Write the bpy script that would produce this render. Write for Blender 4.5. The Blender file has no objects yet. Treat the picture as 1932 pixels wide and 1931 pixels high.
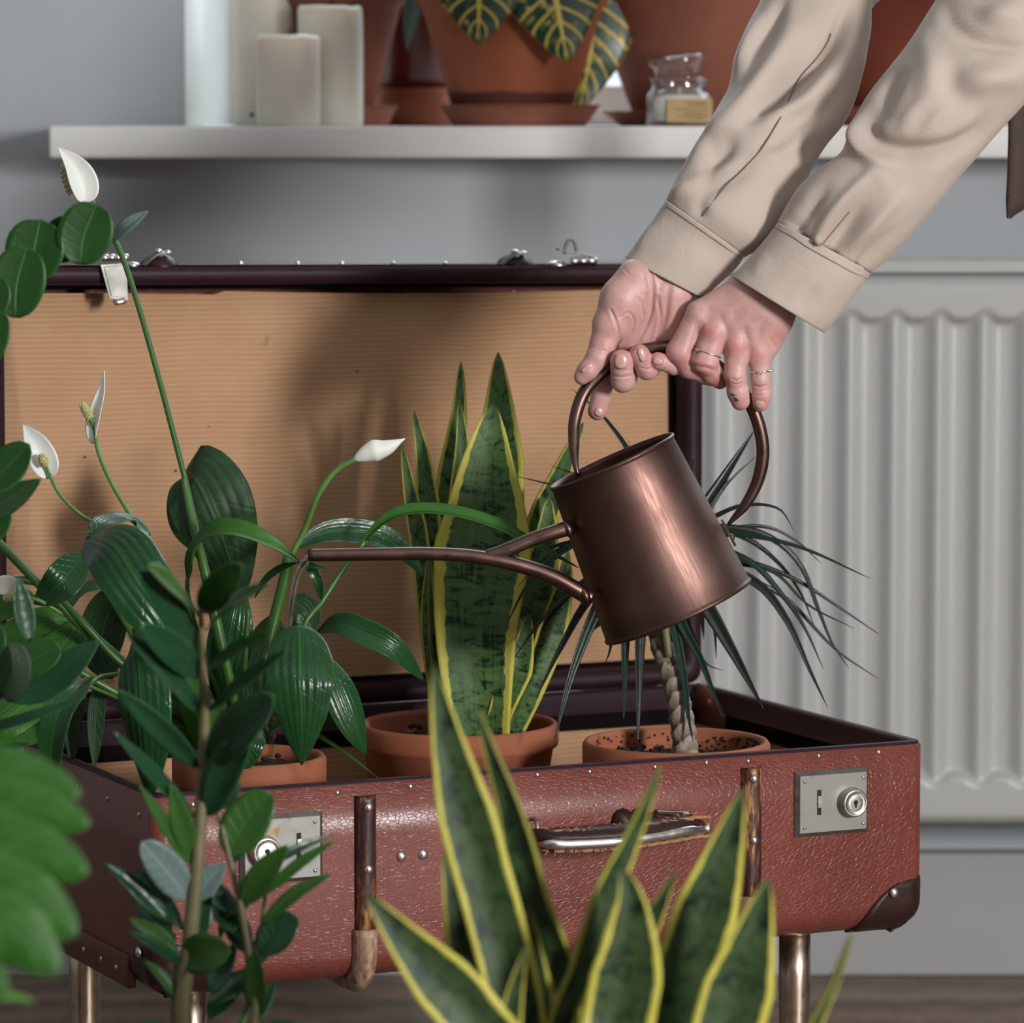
import bpy, math, random
import numpy as np
from mathutils import Vector, Matrix
rnd = random.Random(7)
S = bpy.context.scene
COL = S.collection
PI = math.pi
# ------------------------------------------------------------------ camera
FPX = 7850.0            # focal length in pixels of the 1932 px frame
HOR = 245.0             # image row of the horizon
CH = 0.84               # camera height in metres
PITCH = math.atan((965.5 - HOR) / FPX)
cam_d = bpy.data.cameras.new('camera')
cam = bpy.data.objects.new('camera', cam_d)
COL.objects.link(cam)
cam.location = (0, 0, CH)
cam.rotation_euler = (PI / 2 - PITCH, 0, 0)
cam_d.sensor_fit = 'HORIZONTAL'
cam_d.sensor_width = 24.0
cam_d.lens = FPX / 1932 * 24.0
cam_d.clip_start = 0.05
cam_d.clip_end = 60
cam_d.dof.use_dof = True
cam_d.dof.focus_distance = 3.24
cam_d.dof.aperture_fstop = 4.5
cam_d.dof.aperture_blades = 9
S.camera = cam
S.view_settings.view_transform = 'Standard'
S.view_settings.look = 'None'
S.view_settings.gamma = 1
S.view_settings.use_curve_mapping = False
S.view_settings.exposure = 0.06
S.cycles.max_bounces = 8
S.cycles.caustics_reflective = False
S.cycles.caustics_refractive = False
S.cycles.sample_clamp_indirect = 4
S.cycles.use_denoising = True
# ------------------------------------------------------------------ light
wd = bpy.data.worlds.new('sky')
S.world = wd
wd.use_nodes = True
wb = wd.node_tree.nodes['Background']
wb.inputs[0].default_value = (0.80, 0.90, 1.0, 1)
wb.inputs[1].default_value = 1.6


def area(name, loc, target, sx, sy, power, color):
    l = bpy.data.lights.new(name, 'AREA')
    l.shape = 'RECTANGLE'
    l.size, l.size_y = sx, sy
    l.energy = power
    l.color = color
    o = bpy.data.objects.new(name, l)
    COL.objects.link(o)
    o.location = loc
    d = Vector(target) - Vector(loc)
    o.rotation_euler = d.to_track_quat('-Z', 'Y').to_euler()
    return o


# daylight through the narrow side window on the right and the window above the sill
area('daylight_side', (2.57, -0.05, 1.22), (0, 3.4, 0.62), 0.42, 0.85, 162, (1.0, 0.98, 0.97))
area('daylight_window', (0.35, 4.75, 1.75), (0.1, 3.0, 0.5), 2.4, 1.5, 62, (0.86, 0.93, 1.0))
area('ceiling_fill', (0.0, 1.6, 2.50), (0.0, 1.9, 0.0), 2.2, 1.6, 7, (0.86, 0.93, 1.0))  # added fill lamp under the ceiling, lifts the room's ambient light

# ------------------------------------------------------------------ pixel rays
CF = np.array([0, math.cos(PITCH), -math.sin(PITCH)])
CU = np.array([0, math.sin(PITCH), math.cos(PITCH)])
CR = np.array([1.0, 0, 0])
CO = np.array([0, 0, CH])


def ray(px, py):
    return CF + (px - 966) / FPX * CR + (965.5 - py) / FPX * CU


def P(px, py, Y):
    """world point that the photograph shows at (px, py), standing at distance Y"""
    r = ray(px, py)
    return CO + r * (Y / r[1])


def PZ(px, py, z):
    r = ray(px, py)
    return CO + r * ((z - CH) / r[2])


def proj(V):
    d = np.asarray(V) - CO
    f = d @ CF
    return np.stack([966 + FPX * (d @ CR) / f, 965.5 - FPX * (d @ CU) / f], -1)


def m_px(Y):
    return Y / FPX


# ------------------------------------------------------------------ mesh helpers
ORIG = {}


def obj(name, V, F, mat=None, parent=None, smooth=True, uv=None, attr=None):
    me = bpy.data.meshes.new(name)
    V = np.asarray(V, float)
    o3 = ORIG.get(parent.name) if parent is not None else None
    if o3 is not None:
        V = V - o3
    me.from_pydata(V.tolist(), [], [tuple(int(i) for i in f) for f in F])
    if uv is not None:
        lay = me.uv_layers.new(name='UVMap')
        li = np.empty(len(me.loops), int)
        me.loops.foreach_get('vertex_index', li)
        lay.data.foreach_set('uv', np.asarray(uv, float)[li].ravel())
    if attr is not None:
        for k, a in attr.items():
            at = me.attributes.new(k, 'FLOAT', 'POINT')
            at.data.foreach_set('value', np.asarray(a, float))
    me.validate()
    if smooth:
        me.polygons.foreach_set('use_smooth', [True] * len(me.polygons))
    o = bpy.data.objects.new(name, me)
    COL.objects.link(o)
    if mat:
        me.materials.append(mat)
    if parent is not None:
        o.parent = parent
        if o3 is not None: ORIG[o.name] = o3
    return o


def tag(o, label=None, cat=None, group=None, kind=None):
    if label: o['label'] = label
    if cat: o['category'] = cat
    if group: o['group'] = group
    if kind: o['kind'] = kind
    return o


def empty(name, loc=(0, 0, 0), rz=0.0, world=True):
    """an Empty at a thing's base; with world=True children are given in world coordinates"""
    o = bpy.data.objects.new(name, None)
    o.empty_display_size = 0.05
    COL.objects.link(o)
    o.location = loc
    o.rotation_euler = (0, 0, rz)
    if world:
        ORIG[o.name] = np.array(loc, float)
    return o


def join(*parts):
    V, F, n = [], [], 0
    for v, f in parts:
        v = np.asarray(v, float)
        V.append(v)
        F += [tuple(i + n for i in q) for q in f]
        n += len(v)
    return np.vstack(V), F


def xf(vf, M):
    v, f = vf
    v = np.asarray(v, float)
    M = np.array(M)
    return v @ M[:3, :3].T + M[:3, 3], f


def frame(axis, hint=(0, 0, 1)):
    a = np.array(axis, float); a /= np.linalg.norm(a)
    h = np.array(hint, float)
    if abs(a @ h) > 0.95 * np.linalg.norm(h):
        h = np.array([1.0, 0, 0])
    x = np.cross(h, a); x /= np.linalg.norm(x)
    return x, np.cross(a, x), a


def loft(loops, closed=True, cap0=False, cap1=False):
    n = len(loops[0]); V = np.vstack(loops); F = []
    for i in range(len(loops) - 1):
        for j in range(n if closed else n - 1):
            k = (j + 1) % n
            F.append((i * n + j, i * n + k, (i + 1) * n + k, (i + 1) * n + j))
    if cap0: F.append(tuple(range(n))[::-1])
    if cap1: F.append(tuple((len(loops) - 1) * n + j for j in range(n)))
    return V, F


def lathe(prof, seg=32, axis=(0, 0, 1), org=(0, 0, 0), cap0=False, cap1=False, wob=None):
    x, y, a = frame(axis)
    org = np.array(org, float)
    th = np.linspace(0, 2 * PI, seg, endpoint=False)
    L = []
    for r, z in prof:
        L.append(org + a * z + (np.cos(th)[:, None] * x + np.sin(th)[:, None] * y) * r)
    return loft(L, True, cap0, cap1)


def spline(pts, n):
    p = np.asarray(pts, float)
    if len(p) == 2:
        t = np.linspace(0, 1, n)[:, None]
        return p[0] * (1 - t) + p[1] * t
    q = np.vstack([2 * p[0] - p[1], p, 2 * p[-1] - p[-2]])
    out = []
    m = 16
    for i in range(1, len(q) - 2):
        t = np.linspace(0, 1, m, endpoint=False)[:, None]
        a, b, c, d = q[i - 1], q[i], q[i + 1], q[i + 2]
        out.append(0.5 * ((2 * b) + (-a + c) * t + (2 * a - 5 * b + 4 * c - d) * t ** 2 + (-a + 3 * b - 3 * c + d) * t ** 3))
    out.append(p[-1:])
    c = np.vstack(out)
    s = np.r_[0, np.cumsum(np.linalg.norm(np.diff(c[:, :3], axis=0), axis=1))]
    u = np.linspace(0, s[-1], n)
    return np.stack([np.interp(u, s, c[:, k]) for k in range(c.shape[1])], 1)


def tube(pts, rad, seg=10, n=24, cap=True, flat=None, hint=(0, 1, 0.01)):
    """tube along a spline; rad = number or list of (t, r)"""
    c = spline(pts, n)
    T = np.gradient(c, axis=0); T /= np.linalg.norm(T, axis=1)[:, None]
    t = np.linspace(0, 1, n)
    r = np.full(n, rad) if np.isscalar(rad) else np.interp(t, [a for a, _ in rad], [b for _, b in rad])
    fl = np.ones(n) if flat is None else np.interp(t, [a for a, _ in flat], [b for _, b in flat])
    x = np.cross(np.array(hint), T[0])
    if np.linalg.norm(x) < 1e-3: x = np.cross(np.array([1.0, 0, 0]), T[0])
    L = []
    th = np.linspace(0, 2 * PI, seg, endpoint=False)
    for i in range(n):
        x = x - T[i] * (x @ T[i]); x /= np.linalg.norm(x)
        y = np.cross(T[i], x)
        L.append(c[i] + (np.cos(th)[:, None] * x + np.sin(th)[:, None] * y * fl[i]) * r[i])
    return loft(L, True, cap, cap)


def box(x0, x1, y0, y1, z0, z1, b=0.0):
    """box with all edges chamfered by b"""
    if b <= 0:
        V = [(x, y, z) for x in (x0, x1) for y in (y0, y1) for z in (z0, z1)]
        F = [(0, 1, 3, 2), (4, 6, 7, 5), (0, 4, 5, 1), (2, 3, 7, 6), (0, 2, 6, 4), (1, 5, 7, 3)]
        return np.array(V, float), F
    L = []
    k = [(z0, b), (z0 + b * 0.3, b * 0.3), (z0 + b, 0), (z1 - b, 0), (z1 - b * 0.3, b * 0.3), (z1, b)]
    for z, i in k:
        L.append(rrect(x0 + i, x1 - i, y0 + i, y1 - i, b, 3, z))
    return loft(L, True, True, True)


def rrect(x0, x1, y0, y1, r, seg, z, plane='xy'):
    P_ = []
    for cx, cy, a0 in ((x1 - r, y1 - r, 0), (x0 + r, y1 - r, 90), (x0 + r, y0 + r, 180), (x1 - r, y0 + r, 270)):
        for k in range(seg + 1):
            a = math.radians(a0 + 90 * k / seg)
            P_.append((cx + r * math.cos(a), cy + r * math.sin(a)))
    P_ = np.array(P_)
    if plane == 'xy':
        return np.c_[P_, np.full(len(P_), z)]
    return np.c_[P_[:, 0], np.full(len(P_), z), P_[:, 1]]     # 'xz': z is the depth


def dome(c, nrm, r, h=0.6, seg=12, rings=4):
    x, y, a = frame(nrm)
    pr = [(r * math.cos(t), r * h * math.sin(t)) for t in np.linspace(0, PI / 2 * 0.94, rings)]
    return lathe([(r * 0.9, -r * 0.2)] + pr, seg, nrm, c, False, True)


def ball(c, r, seg=12, sc=(1, 1, 1)):
    pr = [(r * math.cos(t), r * math.sin(t)) for t in np.linspace(-PI / 2 * 0.93, PI / 2 * 0.93, 7)]
    v, f = lathe(pr, seg, (0, 0, 1), (0, 0, 0), True, True)
    return v * np.array(sc) + np.array(c), f


def nz(p, s=1.0, k=0):
    """cheap smooth pseudo-noise of an (n,3) array"""
    p = np.asarray(p) * s
    x, y, z = p[..., 0] + 3.1 * k, p[..., 1] + 1.7 * k, p[..., 2] - 2.3 * k
    return (np.sin(x * 1.7 + 1.3 * np.sin(y * 1.1 + k)) * np.cos(y * 1.9 + 0.7 * np.sin(z * 1.3)) +
            np.sin(z * 2.1 + 1.1 * np.sin(x * 1.2)) * 0.6 + 0.5 * np.sin(x * 3.7 + y * 2.9 - z * 3.3)) / 2.1
# ------------------------------------------------------------------ materials
class NT:
    def __init__(s, name):
        s.m = bpy.data.materials.new(name)
        s.m.use_nodes = True
        s.t = s.m.node_tree
        s.b = s.t.nodes['Principled BSDF']
        s.out = s.t.nodes['Material Output']

    def n(s, typ, _out=0, _inp=None, **kw):
        nd = s.t.nodes.new('ShaderNode' + typ)
        for k, v in kw.items(): setattr(nd, k, v)
        if _inp:
            for k, v in _inp.items(): s.set(nd.inputs[k], v)
        return nd

    def set(s, sock, v):
        if isinstance(v, bpy.types.NodeSocket): s.t.links.new(v, sock)
        elif isinstance(v, (tuple, list)) and len(v) == 3 and sock.type == 'RGBA': sock.default_value = (*v, 1)
        else: sock.default_value = v

    def math(s, op, a, b=0.0, c=0.0, clamp=False):
        nd = s.n('Math', operation=op, use_clamp=clamp, _inp={0: a, 1: b})
        if op in ('MULTIPLY_ADD', 'SMOOTH_MIN', 'COMPARE'): s.set(nd.inputs[2], c)
        return nd.outputs[0]

    def noise(s, vec, scale, detail=3.0, rough=0.55, dist=0.0, col=False):
        nd = s.n('TexNoise', _inp={'Scale': scale, 'Detail': detail, 'Roughness': rough, 'Distortion': dist})
        if vec is not None: s.set(nd.inputs['Vector'], vec)
        return nd.outputs['Color' if col else 0]

    def ramp(s, f, stops, interp='LINEAR'):
        nd = s.n('ValToRGB', _inp={0: f})
        cr = nd.color_ramp
        cr.interpolation = interp
        while len(cr.elements) < len(stops): cr.elements.new(0.5)
        for e, (p, c) in zip(cr.elements, stops):
            e.position = p
            e.color = (*c, 1) if not np.isscalar(c) else (c, c, c, 1)
        return nd.outputs[0]

    def mix(s, f, a, b, mode='MIX'):
        nd = s.n('Mix', data_type='RGBA', blend_type=mode)
        s.set(nd.inputs[0], f); s.set(nd.inputs[6], a); s.set(nd.inputs[7], b)
        return nd.outputs[2]

    def step(s, x, a, b):
        nd = s.n('MapRange', interpolation_type='SMOOTHSTEP', _inp={0: x, 1: a, 2: b, 3: 0.0, 4: 1.0})
        return nd.outputs[0]

    def obj(s): return s.n('TexCoord').outputs['Object']
    def uv(s): return s.n('TexCoord').outputs['UV']

    def mapv(s, vec, scale=(1, 1, 1), rot=(0, 0, 0)):
        return s.n('Mapping', _inp={0: vec, 2: rot, 3: scale}).outputs[0]

    def xyz(s, vec):
        nd = s.n('SeparateXYZ', _inp={0: vec})
        return nd.outputs[0], nd.outputs[1], nd.outputs[2]

    def bump(s, h, dist, strength=1.0):
        nd = s.n('Bump', _inp={'Height': h, 'Distance': dist, 'Strength': strength})
        s.set(s.b.inputs['Normal'], nd.outputs[0])
        return nd.outputs[0]

    def p(s, **kw):
        names = dict(col='Base Color', rough='Roughness', metal='Metallic', spec='Specular IOR Level', sss='Subsurface Weight',
                     trans='Transmission Weight', ior='IOR', coat='Coat Weight', coatr='Coat Roughness', alpha='Alpha',
                     sheen='Sheen Weight', aniso='Anisotropic')
        for k, v in kw.items(): s.set(s.b.inputs[names[k]], v)
        return s.m


def plain(name, col, rough=0.5, metal=0.0, var=0.12, scale=40, bump=0.0, bs=300, **kw):
    t = NT(name)
    o = t.obj()
    nf = t.noise(o, scale, 4)
    c = t.mix(nf, tuple(x * (1 - var) for x in col), tuple(min(1, x * (1 + var)) for x in col))
    t.p(col=c, rough=rough, metal=metal, **kw)
    if bump: t.bump(t.noise(o, bs, 3), bump)
    return t.m


def mk_leather():
    t = NT('red_leather')
    o = t.obj()
    w = t.noise(o, 60, 2, col=True)
    v = t.n('VectorMath', operation='MULTIPLY_ADD', _inp={0: w, 1: (0.012, 0.012, 0.006), 2: o}).outputs[0]
    vo = t.n('TexVoronoi', feature='DISTANCE_TO_EDGE', _inp={'Vector': t.mapv(v, (1, 1, 1.7)), 'Scale': 230.0}).outputs[0]
    cell = t.step(vo, 0.0, 0.09)
    big = t.noise(o, 9, 4)
    c = t.ramp(big, [(0.3, (0.120, 0.028, 0.020)), (0.55, (0.155, 0.036, 0.026)), (0.75, (0.190, 0.048, 0.036))])
    c = t.mix(t.math('MULTIPLY', t.math('SUBTRACT', 1.0, cell), 0.25), c, (0.30, 0.12, 0.09))
    sc = t.step(t.noise(t.mapv(o, (1, 1, 3)), 90, 5, 0.65), 0.70, 0.80)
    x, y, z = t.xyz(o)
    top = t.step(z, 0.325, 0.349)
    c = t.mix(t.math('MULTIPLY', sc, t.math('MULTIPLY_ADD', top, 0.7, 0.02)), c, (0.45, 0.30, 0.22))
    t.p(col=c, rough=t.math('MULTIPLY_ADD', big, 0.25, 0.18), spec=0.38)
    t.bump(t.math('ADD', cell, t.noise(o, 500, 2)), 0.00022, 0.45)
    return t.m


def mk_lining(axis_z=True):
    t = NT('tan_woven_lining')
    o = t.obj()
    x, y, z = t.xyz(o)
    wob = t.math('MULTIPLY', t.noise(o, 5, 2), 0.012)
    zz = t.math('ADD', z if axis_z else y, wob)
    l = t.math('SINE', t.math('MULTIPLY', zz, 2 * PI / 0.0043))
    l = t.step(l, 0.35, 0.95)
    brk = t.noise(t.mapv(o, (60, 60, 700)), 1.0, 2)
    l = t.math('MULTIPLY', l, t.math('MULTIPLY_ADD', brk, 1.0, 0.10), clamp=True)
    v1 = t.math('SINE', t.math('MULTIPLY', t.math('ADD', x, wob), 2 * PI / 0.0028))
    v2 = t.math('SINE', t.math('MULTIPLY', zz, 2 * PI / 0.00215))
    weave = t.math('MULTIPLY', v1, v2)
    blot = t.noise(o, 7, 5, 0.6)
    base = t.ramp(blot, [(0.25, (0.38, 0.215, 0.115)), (0.5, (0.47, 0.285, 0.160)), (0.75, (0.54, 0.345, 0.205))])
    base = t.mix(t.math('MULTIPLY_ADD', weave, 0.24, 0.24), base, (0.25, 0.10, 0.045))
    c = t.mix(t.math('MULTIPLY', l, 0.45), base, (0.62, 0.44, 0.28))
    st = t.step(t.noise(t.mapv(o, (1, 1, 0.8)), 26, 6, 0.62), 0.665, 0.76)
    c = t.mix(t.math('MULTIPLY', st, 0.40), c, (0.13, 0.06, 0.03))
    spot = t.n('TexVoronoi', _inp={'Vector': o, 'Scale': 16.0}).outputs[0]
    c = t.mix(t.math('SUBTRACT', 1.0, t.step(spot, 0.012, 0.03)), c, (0.08, 0.04, 0.02))
    t.p(col=c, rough=0.85, spec=0.2)
    t.bump(t.math('ADD', weave, t.math('MULTIPLY', l, 1.5)), 0.00015, 0.6)
    return t.m


def mk_tape(name, a, b, rough=0.6, spec=0.22):
    t = NT(name)
    o = t.obj()
    n1 = t.noise(o, 35, 5, 0.65)
    c = t.mix(n1, a, b)
    sc = t.step(t.noise(t.mapv(o, (1, 1, 2)), 60, 6, 0.7), 0.68, 0.78)
    c = t.mix(t.math('MULTIPLY', sc, 0.35 if spec > .1 else 0.0), c, (0.16, 0.10, 0.09))
    t.p(col=c, rough=rough, spec=spec)
    t.bump(t.noise(o, 350, 3), 0.0003, 0.6)
    return t.m


def mk_wood_batten():
    t = NT('worn_batten_wood')
    o = t.obj()
    n1 = t.noise(t.mapv(o, (260, 260, 60)), 1.0, 5, 0.6)
    n2 = t.noise(t.mapv(o, (40, 40, 14)), 1.0, 4, 0.6)
    f = t.math('MULTIPLY_ADD', n2, 0.75, t.math('MULTIPLY', n1, 0.55))
    c = t.ramp(f, [(0.0, (0.014, 0.005, 0.008)), (0.62, (0.035, 0.012, 0.014)), (0.70, (0.10, 0.035, 0.015)), (0.78, (0.42, 0.21, 0.08))])
    t.p(col=c, rough=t.math('MULTIPLY_ADD', f, 0.3, 0.2))
    t.bump(n1, 0.0006)
    return t.m


def mk_pale_wood():
    t = NT('pale_worn_wood')
    o = t.obj()
    n1 = t.noise(t.mapv(o, (200, 200, 60)), 1.0, 6, 0.6)
    c = t.ramp(n1, [(0.3, (0.10, 0.055, 0.03)), (0.5, (0.32, 0.20, 0.13)), (0.75, (0.50, 0.36, 0.26))])
    t.p(col=c, rough=0.5)
    t.bump(n1, 0.0005)
    return t.m


def mk_metal(name, col, rough=0.3, rust=0.0, scratch=0.0):
    t = NT(name)
    o = t.obj()
    n1 = t.noise(o, 90, 5, 0.6)
    c = t.mix(n1, tuple(x * 0.7 for x in col), col)
    if rust:
        r = t.step(t.noise(o, 55, 6, 0.65), 0.60, 0.70)
        c = t.mix(t.math('MULTIPLY', r, rust), c, (0.22, 0.12, 0.04))
    t.p(col=c, metal=1.0, rough=t.math('MULTIPLY_ADD', n1, 0.35, rough - 0.1))
    if scratch: t.bump(t.noise(o, 400, 3), 0.0001, scratch)
    return t.m


def mk_copper():
    t = NT('antique_copper')
    o = t.obj()
    brush = t.noise(t.mapv(o, (500, 500, 25)), 1.0, 4, 0.6)
    pat = t.noise(o, 14, 4)
    x, y, z = t.xyz(o)
    e1 = t.step(z, 0.030, 0.0)
    e2 = t.step(z, 0.105, 0.135)
    e = t.math('MULTIPLY', t.math('ADD', e1, e2), 0.55, clamp=True)
    c = t.ramp(pat, [(0.35, (0.17, 0.095, 0.080)), (0.7, (0.30, 0.180, 0.150))])
    c = t.mix(t.math('MULTIPLY', brush, 0.75), c, (0.07, 0.035, 0.028))
    c = t.mix(e, c, (0.055, 0.030, 0.026))
    sp = t.step(t.noise(t.mapv(o, (90, 90, 60)), 1.0, 6, 0.75), 0.74, 0.80)
    c = t.mix(t.math('MULTIPLY', sp, 0.5), c, (0.6, 0.42, 0.32))
    t.p(col=c, metal=1.0, rough=t.math('MULTIPLY_ADD', brush, 0.30, 0.31))
    t.bump(brush, 0.0001, 0.5)
    return t.m


def mk_terracotta(name='terracotta', k=1.0, tint=(1, 1, 1)):
    t = NT(name)
    o = t.obj()
    n1 = t.noise(o, 22, 5, 0.6)
    n2 = t.noise(t.mapv(o, (30, 30, 260)), 1.0, 3)
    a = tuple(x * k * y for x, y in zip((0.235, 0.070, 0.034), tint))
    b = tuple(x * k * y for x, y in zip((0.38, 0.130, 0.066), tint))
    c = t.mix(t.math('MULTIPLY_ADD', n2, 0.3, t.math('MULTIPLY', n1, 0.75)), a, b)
    t.p(col=c, rough=0.75, spec=0.3)
    t.bump(t.math('ADD', t.noise(o, 300, 4), n2), 0.0003, 0.6)
    return t.m


def mk_terra_wet():
    t = NT('terracotta_damp_base')
    o = t.obj()
    n1 = t.noise(o, 22, 5, 0.6)
    z = t.xyz(o)[2]
    f = t.step(t.math('MULTIPLY_ADD', n1, 0.006, z), 0.031, 0.028)
    c = t.mix(n1, (0.30, 0.085, 0.040), (0.45, 0.15, 0.075))
    c = t.mix(f, c, (0.135, 0.042, 0.030))
    t.p(col=c, rough=0.7, spec=0.3)
    t.bump(t.noise(o, 300, 4), 0.0003, 0.6)
    return t.m


def mk_soil():
    t = NT('potting_soil')
    o = t.obj()
    n1 = t.noise(o, 260, 5, 0.7)
    c = t.ramp(n1, [(0.3, (0.004, 0.003, 0.002)), (0.6, (0.025, 0.015, 0.010)), (0.8, (0.07, 0.045, 0.03))])
    t.p(col=c, rough=0.9)
    t.bump(n1, 0.002)
    return t.m


def mk_leaf(name, dark, light, midrib=None, rough=0.32, veins=0.35, vfreq=9.0, pale=None, sheen=0.0, edge=None):
    t = NT(name)
    u, v, _ = t.xyz(t.uv())
    a = t.math('MULTIPLY', t.math('ABSOLUTE', t.math('SUBTRACT', u, 0.5)), 2.0)
    o = t.obj()
    n1 = t.noise(o, 30, 4, 0.6)
    dark = tuple(x * .78 for x in dark); light = tuple(x * .84 for x in light)
    c = t.mix(n1, dark, light)
    lat = t.math('SINE', t.math('MULTIPLY', t.math('MULTIPLY_ADD', a, -0.16, v), 2 * PI * vfreq))
    lat = t.step(lat, 0.82, 1.0)
    c = t.mix(t.math('MULTIPLY', lat, veins * 0.35), c, tuple(min(1, x * 1.9) for x in light))
    mr = t.step(a, 0.07, 0.015)
    if midrib: c = t.mix(t.math('MULTIPLY', mr, 0.8), c, midrib)
    if edge: c = t.mix(t.math('MULTIPLY', t.step(a, 0.93, 1.0), 0.7), c, edge)
    t.p(col=c, rough=t.math('MULTIPLY_ADD', n1, 0.25, rough - 0.12), spec=0.42)
    t.bump(t.math('ADD', t.math('MULTIPLY', mr, -1.0), t.math('ADD', t.math('MULTIPLY', lat, -veins), t.math('MULTIPLY', t.noise(o, 180, 3), 0.6))), 0.0006, 0.7)
    tr = t.n('BsdfTranslucent', _inp={0: t.mix(0.5, c, (0.10, 0.30, 0.02))})
    mx = t.n('MixShader', _inp={0: 0.22, 1: t.b.outputs[0], 2: tr.outputs[0]})
    t.t.links.new(mx.outputs[0], t.out.inputs[0])
    return t.m


def mk_snake(name, k=1.0, margin=0.80, freq=13.0, sheen=0.3):
    t = NT(name)
    u, v, _ = t.xyz(t.uv())
    o = t.obj()
    a = t.math('MULTIPLY', t.math('ABSOLUTE', t.math('SUBTRACT', u, 0.5)), 2.0)
    cmb = t.n('CombineXYZ', _inp={0: t.math('MULTIPLY', u, 1.5), 1: t.math('MULTIPLY', v, freq), 2: t.xyz(o)[0]}).outputs[0]
    b1 = t.noise(cmb, 1.5, 5, 0.65, 1.2)
    cm2 = t.n('CombineXYZ', _inp={0: t.math('MULTIPLY', u, 26.0), 1: t.math('MULTIPLY', v, freq * 0.5), 2: 0.0}).outputs[0]
    b2 = t.noise(cm2, 1.0, 3)
    f = t.math('MULTIPLY_ADD', b2, 0.28, t.math('MULTIPLY', b1, 0.82))
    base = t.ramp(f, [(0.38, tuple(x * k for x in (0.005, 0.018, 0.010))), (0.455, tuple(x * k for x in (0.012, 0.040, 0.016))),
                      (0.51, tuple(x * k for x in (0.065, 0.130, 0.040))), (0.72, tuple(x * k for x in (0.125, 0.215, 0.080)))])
    cn = t.n('CombineXYZ', _inp={0: t.math('MULTIPLY', v, 9.0), 1: t.step(u, 0.49, 0.51), 2: t.xyz(o)[0]}).outputs[0]
    en = t.math('MULTIPLY_ADD', t.noise(cn, 2.5, 3), 0.22, -0.11)
    m = t.step(t.math('ADD', a, en), margin - 0.015, margin + 0.02)
    yel = t.mix(t.noise(o, 30, 3), (0.40, 0.36, 0.035), (0.60, 0.55, 0.12))
    yel = t.mix(t.step(v, 0.95, 1.0), yel, (0.05, 0.05, 0.02))
    c = t.mix(m, base, yel)
    c = t.mix(t.step(a, 0.965, 1.0), c, (0.16, 0.17, 0.03))
    t.p(col=c, rough=0.50, spec=0.25)
    t.bump(t.math('ADD', b2, t.noise(o, 300, 2)), 0.0004, 0.6)
    return t.m


def mk_croton():
    t = NT('croton_leaf')
    u, v, _ = t.xyz(t.uv())
    o = t.obj()
    a = t.math('MULTIPLY', t.math('ABSOLUTE', t.math('SUBTRACT', u, 0.5)), 2.0)
    wob = t.math('MULTIPLY', t.noise(o, 60, 3), 0.9)
    l = t.math('SINE', t.math('ADD', wob, t.math('MULTIPLY', t.math('MULTIPLY_ADD', a, -0.11, v), 2 * PI * 15)))
    lat = t.step(l, 0.70, 0.95)
    blot = t.step(t.noise(t.mapv(o, (1, 1, 1)), 110, 3, 0.6), 0.56, 0.64)
    side = t.step(t.noise(o, 9, 2), 0.42, 0.62)
    f = t.math('MAXIMUM', t.math('MULTIPLY', lat, 0.9), t.math('MULTIPLY', blot, t.math('MULTIPLY_ADD', side, 0.8, 0.15)))
    f = t.math('MAXIMUM', f, t.step(a, 0.075, 0.035))
    c = t.mix(f, (0.008, 0.042, 0.020), (0.66, 0.50, 0.10))
    c = t.mix(t.math('MULTIPLY', t.step(a, 0.95, 1.0), 0.8), c, (0.55, 0.28, 0.08))
    t.p(col=c, rough=0.35)
    t.bump(f, 0.0006)
    return t.m


def mk_skin():
    t = NT('skin')
    o = t.obj()
    n1 = t.noise(o, 45, 4, 0.6)
    n2 = t.noise(o, 220, 3, 0.6)
    red = t.n('Attribute', attribute_name='red').outputs['Fac']
    c = t.mix(n1, (0.51, 0.285, 0.26), (0.64, 0.40, 0.365))
    c = t.mix(t.math('MULTIPLY', t.step(n2, 0.45, 0.75), 0.35), c, (0.46, 0.19, 0.17))
    c = t.mix(t.math('MULTIPLY', red, 0.85), c, (0.50, 0.14, 0.125))
    t.p(col=c, rough=0.42, sss=0.12, spec=0.45)
    t.b.inputs['Subsurface Radius'].default_value = (0.008, 0.003, 0.002)
    t.b.inputs['Subsurface Scale'].default_value = 0.6
    vo = t.n('TexVoronoi', feature='DISTANCE_TO_EDGE', _inp={'Vector': o, 'Scale': 700.0}).outputs[0]
    t.bump(t.math('ADD', vo, n2), 0.0004, 0.55)
    return t.m


def mk_cloth():
    t = NT('beige_cotton')
    o = t.obj()
    n1 = t.noise(o, 14, 4, 0.6)
    n3 = t.noise(t.mapv(o, (18, 18, 18)), 1.6, 6, 0.6, 1.2)
    c = t.mix(n1, (0.43, 0.352, 0.298), (0.50, 0.42, 0.365))
    wx = t.noise(t.mapv(o, (1200, 1200, 300)), 1.0, 2)
    t.p(col=c, rough=0.72, spec=0.25, sheen=0.15)
    t.bump(t.math('MULTIPLY_ADD', n3, 5.0, wx), 0.0004, 0.5)
    return t.m


def mk_floor():
    t = NT('brown_floorboard')
    o = t.obj()
    w = t.n('TexWave', wave_type='RINGS', _inp={'Vector': t.mapv(o, (4, 0.7, 1)), 'Scale': 5.0, 'Distortion': 5.0, 'Detail': 3.0}).outputs[1]
    n1 = t.noise(t.mapv(o, (90, 6, 1)), 1.0, 4)
    f = t.math('MULTIPLY_ADD', w, 0.4, t.math('MULTIPLY', n1, 0.6))
    c = t.ramp(f, [(0.2, (0.150, 0.100, 0.072)), (0.8, (0.28, 0.200, 0.150))])
    t.p(col=c, rough=0.45)
    t.bump(f, 0.0005)
    return t.m


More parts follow.
